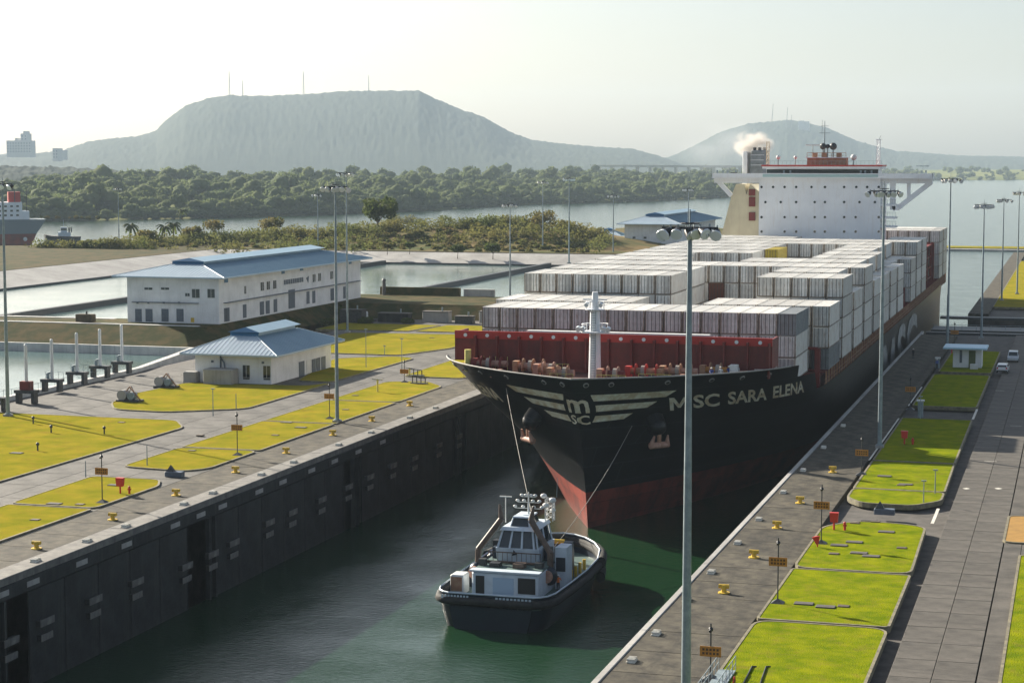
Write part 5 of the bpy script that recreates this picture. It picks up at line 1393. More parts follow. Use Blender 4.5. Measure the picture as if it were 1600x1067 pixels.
for (px, py, ty, lab) in ((1110,1062,1017,'orange sign at the bottom beside the foreground light mast'),(1215,943,877,'orange sign at the lawn corner, second from the bottom'),(1283,850,789,'orange sign left of the red hose cabinet'),(1346,742,707,'orange sign next to the rounded lawn corner'),(1422,640,608,'orange sign in the ship shadow near the tall right mast'),(1491,545,519,'far orange sign beyond the guard hut')):
    x, y = G(px, py); z = AY(px, ty, y)[1]; sign(x, y, max(1.8, z), lab)
for (px, py, ty, lab) in ((160,786,736,'orange sign on the lawn panel with the red hose cabinet'),(371,712,668,'orange sign left of the near tall left mast'),(515,655,619,'orange sign just left of the near tall left mast base'),(632,598,583,'orange sign nearest the bow on the left quay')):
    x, y = G(px, py); z = AY(px, ty, y)[1]; sign(x, y, max(1.8, z), lab)
def bollard_mesh():
    b = MB(); b.cyl((0,0,0),(0,0,0.08),0.48,M['yellow'],n=14); b.cyl((0,0,0.08),(0,0,0.45),0.24,M['yellow'],0.20,n=12); b.cyl((-0.42,0,0.55),(0.42,0,0.55),0.17,M['yellow'],n=10); b.cyl((0,0,0.4),(0,0,0.66),0.26,M['yellow'],0.2,n=12)
    return b.mesh('mooring_bollard')
BOM = bollard_mesh()
for i, (px, py) in enumerate(((1131,926),(1178,871),(1214,825),(1250,786),(1301,738))):
    x, y = G(px, py); link('mooring_bollard', BOM, (x, y, 0), label=f'yellow mooring bollard on the right quay, {["nearest","second","third","fourth","fifth"][i]} from the bottom', cat='bollard', group='yellow mooring bollards')
for i, (px, py) in enumerate(((57,857),(176,812),(275,774),(368,738),(447,708),(520,680),(581,658),(640,634))):
    x, y = G(px, py); link('mooring_bollard', BOM, (x, y, 0), label=f'yellow mooring bollard on the left quay, {NTH[i]} from the left', cat='bollard', group='yellow mooring bollards')
cl = MB(); cl.bbox((-0.55,-0.3,0),(0.55,0.3,0.12), M['marking'], 0.03)
for q in (-0.35,0.0,0.35): cl.cyl((q,-0.28,0.2),(q,0.28,0.2),0.09,M['marking'],n=8)
CLM = cl.mesh('roller_fairlead')
i = 0
for px in (0,70,150,210,300,345,420,470,540,590,650,690):
    yy = 906-0.387*px; x, y = G(px, yy); link('roller_fairlead', CLM, (WL-0.9, y, 0.06), rz=R(90), label=f'{NTH[i]} pale roller fairlead along the left coping', cat='fairlead', group='roller fairleads on the left coping'); i += 1
i = 0
for yy in (128,136,147.5,158,171,183,199,214,232,252):
    link('roller_fairlead', CLM, (WR+1.3, yy, 0.0), rz=R(90), label=f'{NTH[i]} pale roller fairlead along the right coping', cat='fairlead', group='roller fairleads on the right coping'); i += 1
def hose_cabinet(x, y, label, nos=1):
    e = empty('hose_cabinet', (x, y, 0), label=label, cat='hose cabinet', group='red fire hose cabinets')
    b = MB(); b.cyl((0,0,0),(0,0,0.9),0.10,M['red'],n=8); b.build('post', parent=e)
    b = MB(); b.add([(-0.42,-0.25,1.75),(0.42,-0.25,1.75),(0.42,0.25,1.75),(-0.42,0.25,1.75),(-0.34,-0.2,0.85),(0.34,-0.2,0.85),(0.34,0.2,0.85),(-0.34,0.2,0.85)], [(0,1,2,3),(7,6,5,4),(4,5,1,0),(5,6,2,1),(6,7,3,2),(7,4,0,3)], M['red']); b.build('box', parent=e)
    b = MB(); b.cyl((1.0,0.1,0),(1.0,0.1,0.75),0.12,M['red'],n=8); b.cyl((0.8,0.1,0.55),(1.2,0.1,0.55),0.08,M['red'],n=6); b.sph((1.0,0.1,0.78),0.14,M['red'],8,5); b.build('hydrant', parent=e)
hose_cabinet(*G(1303,829), 'red hose cabinet on the lawn with scattered lids')
hose_cabinet(*G(1413,695), 'red hose cabinet at the foot of the tall right mast')
hose_cabinet(*G(188,772), 'red hose cabinet on the left lawn')
hose_cabinet(*G(1487,553), 'far red hose cabinet beyond the guard hut')
b = MB(); x, y = G(1275,856); b.add([(x-0.4,y,0.95),(x+0.35,y,1.15),(x+0.15,y+0.1,0.1),(x-0.1,y+0.25,1.05)], [(0,2,1),(1,2,3),(0,3,2),(0,1,3)], M['red']); b.cyl((x+0.1,y+0.1,0),(x+0.1,y+0.1,0.9),0.06,M['red'],n=6); b.build('red_flag_marker', label='small red pennant marker at the corner of the lawn', cat='marker')
b = MB(); x, y = G(1110,1066); 
e = empty('gangway', (-22.0,122.0,0), label='grey metal gangway ramp beside the bottom orange sign', cat='gangway')
b = MB(); b.box((-0.8,-5,0.12),(0.35,5.0,0.2), M['steel']); b.build('walk', parent=e)
b = MB()
for xx in (-0.8,0.35):
    for k in range(9): b.cyl((xx,-5+k*1.25,0.2),(xx,-5+k*1.25,1.2),0.03,M['steel'],n=5)
    b.tube([(xx,-5,1.2),(xx,5,1.2)],0.035,M['steel'],5); b.tube([(xx,-5,0.7),(xx,5,0.7)],0.03,M['steel'],5)
b.build('handrail', parent=e)
b = MB(); b.cyl((0.9,1.0,0.45),(0.98,1.0,0.45),0.42,M['red'],n=14); b.cyl((0.89,1.0,0.45),(0.99,1.0,0.45),0.22,M['black'],n=12); b.build('wheel', parent=e)
# lids in the lawns
lid = MB(); lid.bbox((-0.75,-0.45,-0.1),(0.75,0.45,0.06), M['base'], 0.03); LID = lid.mesh('manhole_lid')
lid2 = MB(); lid2.bbox((-0.45,-0.35,-0.1),(0.45,0.35,0.05), mat('brown_lid',(0.10,0.07,0.045),0.8,col2=(0.06,0.045,0.03),ns=2), 0.03); LID2 = lid2.mesh('manhole_lid')
lids_r = [(1368,815),(1385,831),(1358,813),(1336,817),(1335,847),(1311,852),(1303,865),(1342,864),(1361,869),(1409,856),(1256,943),(1290,948),(1318,947),(1382,744),(1415,757),(1408,758)]
for i, (px, py) in enumerate(lids_r):
    x, y = G(px, py, 0.1); link('manhole_lid', LID if i % 3 else LID2, (x, y, 0.12), label=f'brown access lid in the right lawns, {NTH[i]} of the scattered ones', cat='lid', group='access lids in the right lawns')
lids_l = [(85,787),(125,788),(55,812),(180,758),(313,680),(300,704),(470,668),(430,680),(540,640),(26,708),(190,660),(675,528),(448,660),(555,618)]
for i, (px, py) in enumerate(lids_l):
    x, y = G(px, py, 0.1); link('manhole_lid', LID2 if i % 3 else LID, (x, y, 0.12), label=f'brown access lid in the left lawns, {NTH[i]} of the scattered ones', cat='lid', group='access lids in the left lawns')
# dark trench covers across the left lawns are gaps; low lamps and pedestals
ped = MB(); ped.cyl((0,0,0),(0,0,0.7),0.10,M['dark_steel'],n=8); ped.sph((0,0,0.8),0.22,M['dark_steel'],8,5); PED = ped.mesh('lawn_light')
for i, (px, py) in enumerate(((52,662),(80,676),(163,678),(59,704))):
    x, y = G(px, py, 0.1); link('lawn_light', PED, (x, y, 0.1), label=f'small dark light fitting on the wide left lawn, {NTH[i]} one', cat='light', group='small lights on the wide left lawn')
# slim poles beside the left road
def slim_pole(px, py, ty, label, head=True):
    x, y = G(px, py); z = AY(px, ty, y)[1]
    b = MB(); b.cyl((x,y,0),(x,y,z),0.07,M['steel'],0.045,n=6)
    if head: b.box((x-0.25,y-0.1,z),(x+0.25,y+0.1,z+0.12), M['steel'])
    b.build('lamp_post', label=label, cat='lamp post', group='slim posts beside the lawns')
for q in ((134,745,720,'slim post near the first orange sign on the left',0),(230,728,696,'slim post before the second left lawn strip',0),(333,650,608,'slim post in the rounded left lawn',1),(628,585,530,'slim post in the lawn behind the small building',1),(601,555,541,'short post in the far left lawn',1),(572,575,515,'thick dark post right of the small building',1),(369,640,615,'slim post on the rounded lawn edge',0),(1461,772,735,'grey sign post on the rounded right lawn',1),(1443,786,752,'second grey sign post on the rounded right lawn',1),(1438,655,620,'white topped service post on the right quay',1)):
    slim_pole(q[0], q[1], q[2], q[3], bool(q[4]))
b = MB(); x, y = G(1465,575); b.bbox((x-0.35,y-0.3,0),(x+0.35,y+0.3,1.6), M['steel'], 0.05); b.box((x-0.45,y-0.4,1.6),(x+0.45,y+0.4,1.8), M['white']); b.build('service_cabinet', label='white topped service cabinet left of the guard hut', cat='cabinet')
b = MB(); x, y = G(1438,652); b.bbox((x-0.35,y-0.3,0),(x+0.35,y+0.3,2.2), M['steel'], 0.05); b.box((x-0.5,y-0.4,2.2),(x+0.5,y+0.4,2.4), M['white']); b.build('service_cabinet', label='white topped service cabinet at the lawn edge in shadow', cat='cabinet')
# blue boxes
for (px, py, lab) in ((273,744,'dark blue wedge shaped box at the tip of the left lawn'),(1382,803,'dark blue wedge shaped box at the right crossing')):
    x, y = G(px, py); e = empty('dock_box', (x, y, 0), label=lab, cat='box', group='dark blue boxes')
    b = MB(); b.bbox((-1.0,-0.5,0),(1.0,0.5,0.55), M['door_grey'], 0.05); b.build('box', parent=e)
    b = MB(); b.add([(-0.9,-0.3,0.56),(0.0,-0.3,0.56),(0.0,0.3,0.56),(-0.9,0.3,0.56),(-0.45,0,1.3)], [(0,1,4),(1,2,4),(2,3,4),(3,0,4)], M['dark_steel']); b.build('cap', parent=e)
# valve posts near the bow lawn and their benches
for i, (px, py, s_) in enumerate(((590,613,1.0),(640,588,0.7),(825,0,0)) [:2]):
    x, y = G(px, py); b = MB(); b.cyl((x,y,0),(x,y,1.9*s_),0.16,M['yellow_pale'],n=8); b.box((x-0.8*s_,y-0.2,1.9*s_),(x+0.8*s_,y+0.2,2.1*s_), M['pale_concrete']); b.build('valve_post', label=('pale T shaped valve post on the lawn right of the near left mast','smaller T shaped valve post nearer the bow')[i], cat='valve post')
for i, (px, py) in enumerate(((655,600),(650,588))):
    x, y = G(px, py); b = MB(); b.box((x-1.3,y-0.5,0.1),(x+1.3,y+0.5,0.22), M['dark_steel'])
    for k in range(4): b.cyl((x-1.1+k*0.7,y,0.2),(x-1.1+k*0.7,y,1.3-0.1*k),0.09,M['dark_steel'],n=6)
    b.tube([(x-1.1,y,1.2),(x+1.0,y,1.0)],0.07,M['dark_steel'],5); b.build('pipe_rack', label=('low pipe manifold at the tip of the bow side lawn','pipe manifold behind the first one')[i], cat='pipe rack')
# white reflectors on the road
for i, (px, py) in enumerate(((573,492),(692,475))):
    x, y = G(px, py+5); b = MB(); b.cyl((x,y,0),(x,y,1.2),0.32,M['white'],n=10); b.sph((x,y,1.2),0.32,M['white'],10,6,z0=0.0); b.build('marker_post', label=('fat white marker post on the road by the small building','second fat white marker post nearer the bow')[i], cat='marker post')
for i, (px, py) in enumerate(((1510,763),(1560,763))):
    x, y = G(px, py); b = MB(); b.add([(x-0.42,y,0.0),(x,y-0.55,0.0),(x+0.42,y,0.0),(x,y+0.55,0.0)], [(0,1,2,3)], M['marking']); b.build('road_marking', kind='structure', label='white diamond painted on the right road')
for (px, py) in ((1560,610),(1585,665),(1545,720)):
    x, y = G(px, py); b = MB(); b.box((x-0.5,y-0.08,-0.02),(x+0.9,y+0.08,-0.012), M['marking']); b.build('road_marking', kind='structure', label='short worn white dash on the right road')
# twin dark pipes in the nearest lawn
for k in range(2):
    p, q = G(1163+k*27,1067,0.1), G(1175+k*22,1042,0.1); b = MB(); b.tube([(p[0],p[1]-1,0.16),(q[0],q[1],0.16),(q[0]+0.25,q[1]+0.3,0.1)],0.05,M['black'],6); b.build('pipe', label=('left','right')[k]+' of two thin dark pipes lying on the nearest lawn', cat='pipe')

# gate hoists of the saving basin: portal table with tall white stem
hp_ = []
for i, (px, py, ty, lab) in enumerate(((-5,642,520,'hoist at the left edge behind the light mast'),(42,630,540,'hoist with the red box on its table, left of the row'),(82,612,532,'second full hoist from the left'),(121,600,522,'third full hoist from the left'),(157,590,516,'fourth full hoist from the left'),(191,583,509,'rightmost hoist at the basin corner'))):
    x, y = G(px, py); z = AY(px, ty, y)[1]
    e = empty('gate_hoist', (x, y, 0), label='tall white stemmed gate '+lab, cat='gate hoist', group='gate hoists on the saving basin quay')
    b = MB(); b.box((-1.6,-0.8,1.5),(1.6,0.8,1.95), M['dark_steel']); b.build('table', parent=e)
    for sx_ in (-1.25, 1.25):
        b = MB(); b.box((sx_-0.25,-0.55,0),(sx_+0.25,0.55,1.5), M['dark_steel']); b.build('leg', parent=e)
    b = MB(); b.cyl((0,0,1.95),(0,0,z),0.24,M['white'],n=12); b.sph((0,0,z),0.24,M['white'],12,4,z0=0.0); b.build('stem', parent=e)
    b = MB()
    for q in (-1.5,-0.7,0.7,1.5): b.cyl((q,0.7,1.95),(q,0.7,2.95),0.03,M['steel'],n=4)
    b.cyl((-1.5,0.7,2.95),(1.5,0.7,2.95),0.03,M['steel'],n=4); b.build('railing', parent=e)
    b = MB()
    if i == 1: b.box((-0.85,-0.5,1.95),(0.85,0.5,3.2), M['ship_red'])
    else: b.cyl((-0.7,0,1.95),(-0.7,0,2.8),0.28,M['steel'],n=10); b.cyl((-0.7,0,2.8),(-0.3,0,2.9),0.16,M['steel'],n=8)
    b.build('drive_unit', parent=e)
for i, (px, py, lab) in enumerate(((205,628,'low rock coloured winch frame at the end of the rounded lawn'),(262,606,'second winch frame nearer the small building'))):
    x, y = G(px, py); e = empty('winch_frame', (x,y,0), label=lab, cat='winch frame'); b = MB()
    b.box((-2.0,-0.9,0),(1.6,0.9,0.35), M['dark_steel']); b.build('bed', parent=e)
    b = MB(); b.cyl((-1.2,-0.7,1.0),(-1.2,0.7,1.0),0.75,M['pale_concrete'],n=14); b.cyl((0.2,-0.6,0.9),(0.2,0.6,0.9),0.55,M['steel'],n=12); b.build('drum', parent=e)
    b = MB(); b.tube([(-1.9,0,0.3),(-0.2,0,2.2),(1.5,0,0.3)],0.13,M['rust'],6); b.tube([(-1.0,0.6,0.3),(-0.2,0.6,2.2),(0.7,0.6,0.3)],0.1,M['pale_concrete'],6); b.build('frame', parent=e)
# basin quay railing and small equipment behind the bow lawns
b = MB()
for k in range(40): 
    xx, yy = -151.3, 120+k*4.2
    b.cyl((xx,yy,0),(xx,yy,1.0),0.03,M['steel'],n=4)
b.tube([(-151.3,120,1.0),(-151.3,284,1.0)],0.03,M['steel'],4); b.build('railing', label='thin grey railing along the near basin quay', cat='railing')
EQ = [(-150.5,388,5,3,2.6,'dark_steel','dark machinery housing below the long building end'),(-142,391,7,2.5,1.8,'wall','low dark wall block right of the machinery housing'),(-133,393,6,2.2,2.2,'pale_concrete','grey concrete box before the upper basin'),(-126,391,4,2,1.5,'dark_steel','small dark cabinet group near the container stacks'),(-121,394,5,2,2.4,'pale_concrete','grey valve house nearest the container stacks')]
for x, y, w_, d_, h_, m_, lab in EQ:
    b = MB(); b.bbox((x-w_/2,y-d_/2,-0.05),(x+w_/2,y+d_/2,h_), M[m_], 0.1); b.box((x-w_/2-0.1,y-d_/2-0.1,h_),(x+w_/2+0.1,y+d_/2+0.1,h_+0.15), M['base']); b.cyl((x+w_*0.2,y,h_+0.1),(x+w_*0.2,y,h_+1.0),0.18,M['steel'],n=8); b.build('equipment_house', label=lab, cat='equipment house')
b = MB(); b.box((-160,430.3,2.9),(-140,431.3,4.8), M['bank']); b.box((-139,430.3,2.9),(-131.5,431.3,4.6), M['pale_concrete']); b.build('low_wall', label='low brown wall at the near edge of the upper basin', cat='wall')
b = MB(); b.cyl((-158.3,428.5,2.9),(-158.3,428.5,6.4),0.5,M['dark_steel'],0.4,n=10); b.sph((-158.3,428.5,6.4),0.5,M['dark_steel'],10,5,z0=0.0); b.build('vent_stack', label='dark vent stack at the end of the basin dividing wall', cat='vent')
b = MB(); b.bbox((-189.5,337.5,3.1),(-186.0,339.5,4.6), M['dirt'], 0.1); b.cyl((-187.5,338.5,4.6),(-187.5,338.5,5.2),0.2,M['dark_steel'],n=8); b.build('equipment_house', label='small dark equipment box on the path left of the long building', cat='equipment house')

# ================================================================== VEHICLES AND PEOPLE
def car(x, y, rz, paint, label, tall=False):
    e = empty('parked_car', (x, y, -0.03), rz, label=label, cat='car', group='cars on the right road')
    # profile in y (length) and z, nose at +y
    h = 1.75 if tall else 1.5
    prof = [(-2.3,0.35),(-2.35,0.75),(-2.25,1.0),(-2.05,h-0.12),(-1.8,h),(0.1,h),(0.45,h-0.1),(1.15,1.02),(2.1,0.9),(2.3,0.72),(2.3,0.35)]
    b = MB(); n = len(prof)
    def wx(z): return 0.90 if z < 1.05 else 0.90-0.16*(z-1.05)/(h-1.05)
    vs = [(-wx(z),yy,z) for yy, z in prof]+[(wx(z),yy,z) for yy, z in prof]
    b.add(vs, [tuple(range(n)), tuple(range(2*n-1,n-1,-1))]+[(i,n+i,n+(i+1)%n,(i+1)%n) for i in range(n)], paint)
    b.build('body', parent=e)
    b = MB(); b.add([(-0.72,-2.27,1.06),(0.72,-2.27,1.06),(0.66,-2.09,h-0.17),(-0.66,-2.09,h-0.17)], [(0,1,2,3)], M['glass']); b.build('rear_window', parent=e)
    b = MB(); b.add([(-0.76,1.12,1.06),(0.76,1.12,1.06),(0.68,0.50,h-0.1),(-0.68,0.50,h-0.1)], [(3,2,1,0)], M['glass']); b.build('windscreen', parent=e)
    for s_ in (-1,1):
        b = MB(); b.add([(s_*0.905,-1.9,1.08),(s_*0.905,0.85,1.08),(s_*0.80,0.3,h-0.14),(s_*0.80,-1.75,h-0.14)], [(0,1,2,3),(3,2,1,0)], M['glass']); b.build('side_window', parent=e)
        for yy in (-1.4, 1.4):
            b = MB(); b.cyl((s_*0.68,yy,0.34),(s_*0.92,yy,0.34),0.34,M['rubber'],n=16); b.cyl((s_*0.90,yy,0.34),(s_*0.94,yy,0.34),0.19,M['steel'],n=10); b.build('wheel', parent=e)
        b = MB(); b.box((s_*0.72-0.12,-2.38,0.75),(s_*0.72+0.12,-2.30,1.0), M['red']); b.build('tail_light', parent=e)
    b = MB(); b.box((-0.85,-2.42,0.35),(0.85,-2.3,0.55), M['dark_steel']); b.build('bumper', parent=e)
x, y = G(1567, 581); car(x, y, R(-2), M['car_white'], 'white car with dark rear window on the right road by the guard hut')
x, y = G(1583, 564); car(x, y, R(180), M['car_silver'], 'silver van facing the camera just behind the white car', True)

def person_mesh(name, pose, cloth, legs):
    J = {'pelvis':(0,0,0.93),'chest':(0,0.0,1.28),'neck':(0,0.0,1.48),'head':(0,-0.02,1.58),'crown':(0,-0.01,1.73)}
    E_ = [('pelvis','chest'),('chest','neck'),('neck','head'),('head','crown')]
    rad = {'pelvis':(0.15,0.11),'chest':(0.18,0.12),'neck':(0.06,0.06),'head':(0.085,0.10),'crown':(0.07,0.085)}
    st = 0.22 if pose == 'walk' else 0.04
    for s, sg in (('l',-1),('r',1)):
        J['hip'+s] = (0.09*sg,0,0.88); J['kn'+s] = (0.10*sg,-0.03+st*sg*0.5,0.48); J['an'+s] = (0.10*sg,0.04+st*sg,0.08); J['to'+s] = (0.11*sg,-0.14+st*sg,0.04)
        if pose == 'reach': el, wr, hd = (0.26*sg,-0.14,1.2),(0.2*sg,-0.40,1.22),(0.18*sg,-0.50,1.24)
        else: el, wr, hd = (0.27*sg,0.03-st*sg*0.4,1.14),(0.28*sg,-0.06-st*sg*0.8,0.90),(0.28*sg,-0.09-st*sg*0.9,0.81)
        J['sh'+s] = (0.19*sg,0,1.40); J['el'+s] = el; J['wr'+s] = wr; J['hd'+s] = hd
        E_ += [('pelvis','hip'+s),('hip'+s,'kn'+s),('kn'+s,'an'+s),('an'+s,'to'+s),('chest','sh'+s),('sh'+s,'el'+s),('el'+s,'wr'+s),('wr'+s,'hd'+s)]
        rad.update({'hip'+s:(0.10,0.10),'kn'+s:(0.065,0.065),'an'+s:(0.045,0.05),'to'+s:(0.045,0.035),'sh'+s:(0.065,0.065),'el'+s:(0.045,0.045),'wr'+s:(0.032,0.032),'hd'+s:(0.035,0.045)})
    ks = list(J); me = bpy.data.meshes.new(name); me.from_pydata([J[k] for k in ks], [(ks.index(a), ks.index(c)) for a, c in E_], [])
    o = bpy.data.objects.new(name, me); COL.objects.link(o)
    sk = o.modifiers.new('skin','SKIN'); sb = o.modifiers.new('sub','SUBSURF'); sb.levels = 1; sb.render_levels = 1
    if not me.skin_vertices: bpy.context.view_layer.objects.active = o
    for i, k in enumerate(ks):
        me.skin_vertices[0].data[i].radius = rad[k]; me.skin_vertices[0].data[i].use_root = (k == 'pelvis')
    bpy.context.view_layer.update(); dg = bpy.context.evaluated_depsgraph_get()
    m2 = bpy.data.meshes.new_from_object(o.evaluated_get(dg)); bpy.data.objects.remove(o)
    m2.materials.clear()
    for m in (cloth, legs, M['skin']): m2.materials.append(m)
    for p in m2.polygons:
        c = p.center; p.use_smooth = True
        hand = (abs(c.x) > 0.24 and c.z < 0.88) if pose != 'reach' else (c.y < -0.42 and c.z > 1.0)
        p.material_index = 2 if (c.z > 1.48 or hand) else (1 if c.z < 0.93 else 0)
    return m2
def person(x, y, z, rz, pose, cloth, legs, label):
    e = empty('person', (x, y, z), rz, label=label, cat='person')
    link('body', person_mesh('person_body', pose, cloth, legs), parent=e)
    b = MB(); b.sph((0,-0.01,1.64),0.125,M['helmet'],12,6,(1,1.15,1),0.0); b.cyl((0,-0.02,1.635),(0,-0.02,1.65),0.15,M['helmet'],n=12); b.build('helmet', parent=e)
try:
    x, y = G(1464, 577); person(x, y, 0, R(20), 'walk', M['cloth_blue'], M['cloth_dark'], 'person in blue shirt and hard hat walking on the shaded quay by the service cabinet')
    x, y = G(1532, 566); person(x, y, 0.1, R(80), 'stand', M['cloth_dark'], M['cloth_dark'], 'person in dark clothes standing between the guard hut and the cars')
    x, y = G(1427, 560); person(x, y, 0, R(-40), 'stand', M['cloth_dark'], M['cloth_dark'], 'person in dark clothes standing in the ship shadow beyond the blue one')
    for px, yy, pose, cl_, lab in ((1112,231.0,'reach',M['cloth_blue'],'crew member in blue at the right rail of the foredeck'),(1126,232.2,'stand',M['white'],'crew member in white on the foredeck beside the one in blue'),(1139,233.2,'reach',M['cloth_blue'],'crew member leaning on the foredeck rail near the white locker'),(1152,234.6,'stand',M['white'],'crew member in pale clothes left of the white deck locker')):
        x = AY(px, 575, yy)[0]; person(x, yy, 7.8, R(10), pose, cl_, M['cloth_blue'], lab)
    p = tw(5.3, -7.6, D0); person(p.x, p.y, p.z, R(30), 'reach', M['cloth_orange'], M['cloth_dark'], 'deckhand in orange beside the white tug casing')
    p = tw(3.5, 4.6, D0); person(p.x, p.y, p.z, R(200), 'stand', M['cloth_orange'], M['cloth_dark'], 'deckhand in orange next to the tug winch')
except Exception as ex:
    print('person failed', ex)

# ================================================================== PLANTS
def leaves(cen, rad, n, size, seed, flat=0.8):
    r = np.random.default_rng(seed); cen = np.array(cen, float); rad = np.array(rad, float)
    w_ = rad**2; k = r.choice(len(cen), n, p=w_/w_.sum())
    d = r.normal(size=(n,3)); d /= np.linalg.norm(d, axis=1)[:,None]
    c = cen[k] + d*(rad[k]*r.uniform(0.25,1.08,n)**0.5)[:,None]*np.array([1,1,flat])
    a = r.normal(size=(n,3)); a /= np.linalg.norm(a, axis=1)[:,None]; q = np.cross(a, r.normal(size=(n,3))); q /= np.linalg.norm(q, axis=1)[:,None]
    s = (size*r.uniform(0.6,1.4,n))[:,None]
    V = np.stack([c+a*s, c+q*s*0.7, c-a*s, c-q*s*0.7], 1).reshape(-1,3)
    F = np.arange(n*4).reshape(-1,4)
    return V, F
def tree(name, x, y, z, h, rw, label, m, seed, n=900, size=0.35, open_=False, cat='tree', group=None):
    e = empty(name, (x, y, z), label=label, cat=cat, group=group)
    r = random.Random(seed); th = h*(0.42 if not open_ else 0.5)
    b = MB(); b.cyl((0,0,-0.5),(0.1,0,th),0.035*h,M['bark'],0.02*h,n=8); cs = []; rs_ = []
    for k in range(8 if open_ else 10):
        t = k*2.4; el = r.uniform(0.45,1.0); rr = rw*r.uniform(0.35,0.8); p = (rr*math.cos(t), rr*math.sin(t), th+(h-th)*el*0.85)
        b.cyl((0.1,0,th*r.uniform(0.7,1.0)), p, 0.012*h, M['bark'], 0.004*h, n=5)
        cs.append(p); rs_.append(rw*r.uniform(0.28,0.5))
    cs.append((0,0,h*0.82)); rs_.append(rw*0.45)
    b.build('trunk', parent=e)
    V, F = leaves(cs, rs_, n, size, seed); link('crown', mesh_np('crown', V, F, m), parent=e)
def palm(x, y, z, h, label, seed):
    e = empty('palm_tree', (x, y, z), label=label, cat='palm tree', group='palms on the far bank'); r = random.Random(seed)
    b = MB(); b.cyl((0,0,-0.5),(0.3,0,h*0.8),0.30,M['bark'],0.20,n=8); b.build('trunk', parent=e)
    b = MB()
    for k in range(16):
        t = k*2.399; up = r.uniform(-0.25,0.8); L_ = r.uniform(3.4,4.6); pts = []
        for j in range(6):
            u = j/5; pts.append(Vector((0.3+math.cos(t)*L_*u*(1-0.15*u), math.sin(t)*L_*u*(1-0.15*u), h*0.8+L_*(up*u-0.75*u*u))))
        for a, c in zip(pts, pts[1:]):
            sdv = Vector((-math.sin(t), math.cos(t), 0))*0.42; dr = Vector((0,0,-0.35))
            b.add([a, c, c+sdv+dr, a+sdv+dr, a-sdv+dr, c-sdv+dr], [(0,1,2,3),(1,0,4,5)], M['leaf'])
    b.build('fronds', parent=e)
def at_ground(px, py):                         # where the sight line first meets the peninsula relief
    d = _ray(px, py); y = 585.0
    while y < 930:
        t = y/d.y; x = d.x*t; z = CH+d.z*t
        if z <= pen_h(x, y): return x, y, z
        y += 2.0
    return x, y, 4.0
for px, py, ty, lab in ((204,377,346,'full palm standing clear of the scrub on the far bank'),(257,374,350,'first of the close palms on the far bank'),(271,370,348,'middle one of the close palms on the far bank'),(282,368,329,'tallest palm of the close group on the far bank')):
    x, y, z = at_ground(px, py); zt_ = AY(px, ty, y)[1]; palm(x, y, z, max(6, zt_-z), lab, px)
tl = [('tree',590,366,314,32,'big dark spreading tree on the peninsula behind the long building','leaf',1500,0.6),
      ('tree',335,378,344,20,'sparse feathery tree right of the palms','leaf_dry',500,0.4),
      ('tree',845,372,330,26,'pale wispy tree beside the thin distant mast','leaf_dry',900,0.4),
      ('tree',425,368,343,22,'pale shrubby tree left of the masts','leaf_dry',800,0.45),
      ('tree',230,384,362,18,'yellow green tree by the first palm','leaf_dry',600,0.45),
      ('tree',300,380,357,18,'yellow green tree right of the palm group','leaf_dry',600,0.45),
      ('shrub',65,394,382,8,'round dark shrub on the left embankment','leaf',400,0.4),
      ('shrub',115,393,381,9,'dark shrub on the embankment by the far tug','leaf',400,0.4),
      ('shrub',135,392,378,9,'yellow green shrub on the embankment','leaf_dry',400,0.4),
      ('shrub',160,392,384,8,'low dark shrub right of the yellow green one','leaf',350,0.4),
      ('shrub',715,402,384,12,'dark shrub on the right flank of the dry mound','leaf',500,0.45),
      ('shrub',770,404,383,14,'large dark shrub at the right foot of the mound','leaf',600,0.45),
      ('shrub',640,395,380,9,'green shrub on the middle of the dry mound','leaf',350,0.4),
      ('shrub',605,396,381,8,'yellowish shrub left on the dry mound','leaf_dry',350,0.4)]
for i, (nm, px, py, ty, wpx, lab, m_, n_, s_) in enumerate(tl):
    x, y, z = at_ground(px, py); h = max(2.5, AY(px, ty, y)[1]-z); rw = wpx*y/3000*1.05
    tree(nm, x, y, z, h, rw, lab, M[m_], 100+i, n_, s_, open_=(i in (1,2)), cat=nm)
cs = []; rs_ = []
for i in range(620):                           # ragged scrub belt along the waterside
    px = rng.uniform(60, 950); 
    crest = lerp(px, [(60,392),(120,391),(190,384),(300,377),(420,371),(560,362),(640,355),(760,352),(860,354),(900,362),(950,374)])
    x, y, z = at_ground(px, crest+rng.uniform(0,6)+(rng.uniform(0,26) if rng.random()<0.3 else 0)); rr = rng.uniform(0.9,3.6); 
    if y > 900: y = 900
    cs.append((x,y,z+rr*0.5)); rs_.append(rr)
V, F = leaves(cs, rs_, 52000, 0.36, 5, 0.8); link('scrub', mesh_np('scrub', V, F, M['leaf_scrub']), kind='stuff', label='ragged green scrub along the peninsula shore')
cs = []; rs_ = []
for i in range(900):
    px = rng.uniform(0, 920); base = lerp(px, [(0,396),(190,392),(420,384),(600,376),(900,384)])
    x, y, z = at_ground(px, base+rng.uniform(-16,14)); 
    if y < 596: continue
    rr = rng.uniform(0.5,1.3); cs.append((x,y,z+rr*0.3)); rs_.append(rr)
V, F = leaves(cs, rs_, 60000, 0.33, 6, 0.8); link('dry_grass', mesh_np('dry_grass', V, F, M['leaf_dry']), kind='stuff', label='dry yellow grass tufts on the mound')
# fringe on the ground by the equipment and the bank
V, F = leaves([(-156.5,350,1.5),(-156,365,1.5),(-152,378,0.6),(-146,384,0.6),(-157,395,1.8),(-138,388,0.4)], [2.2,2.4,2.0,1.8,2.2,1.5], 2600, 0.22, 9, 0.5); link('scrub', mesh_np('scrub', V, F, M['leaf']), kind='stuff', label='low dark scrub at the foot of the bank')

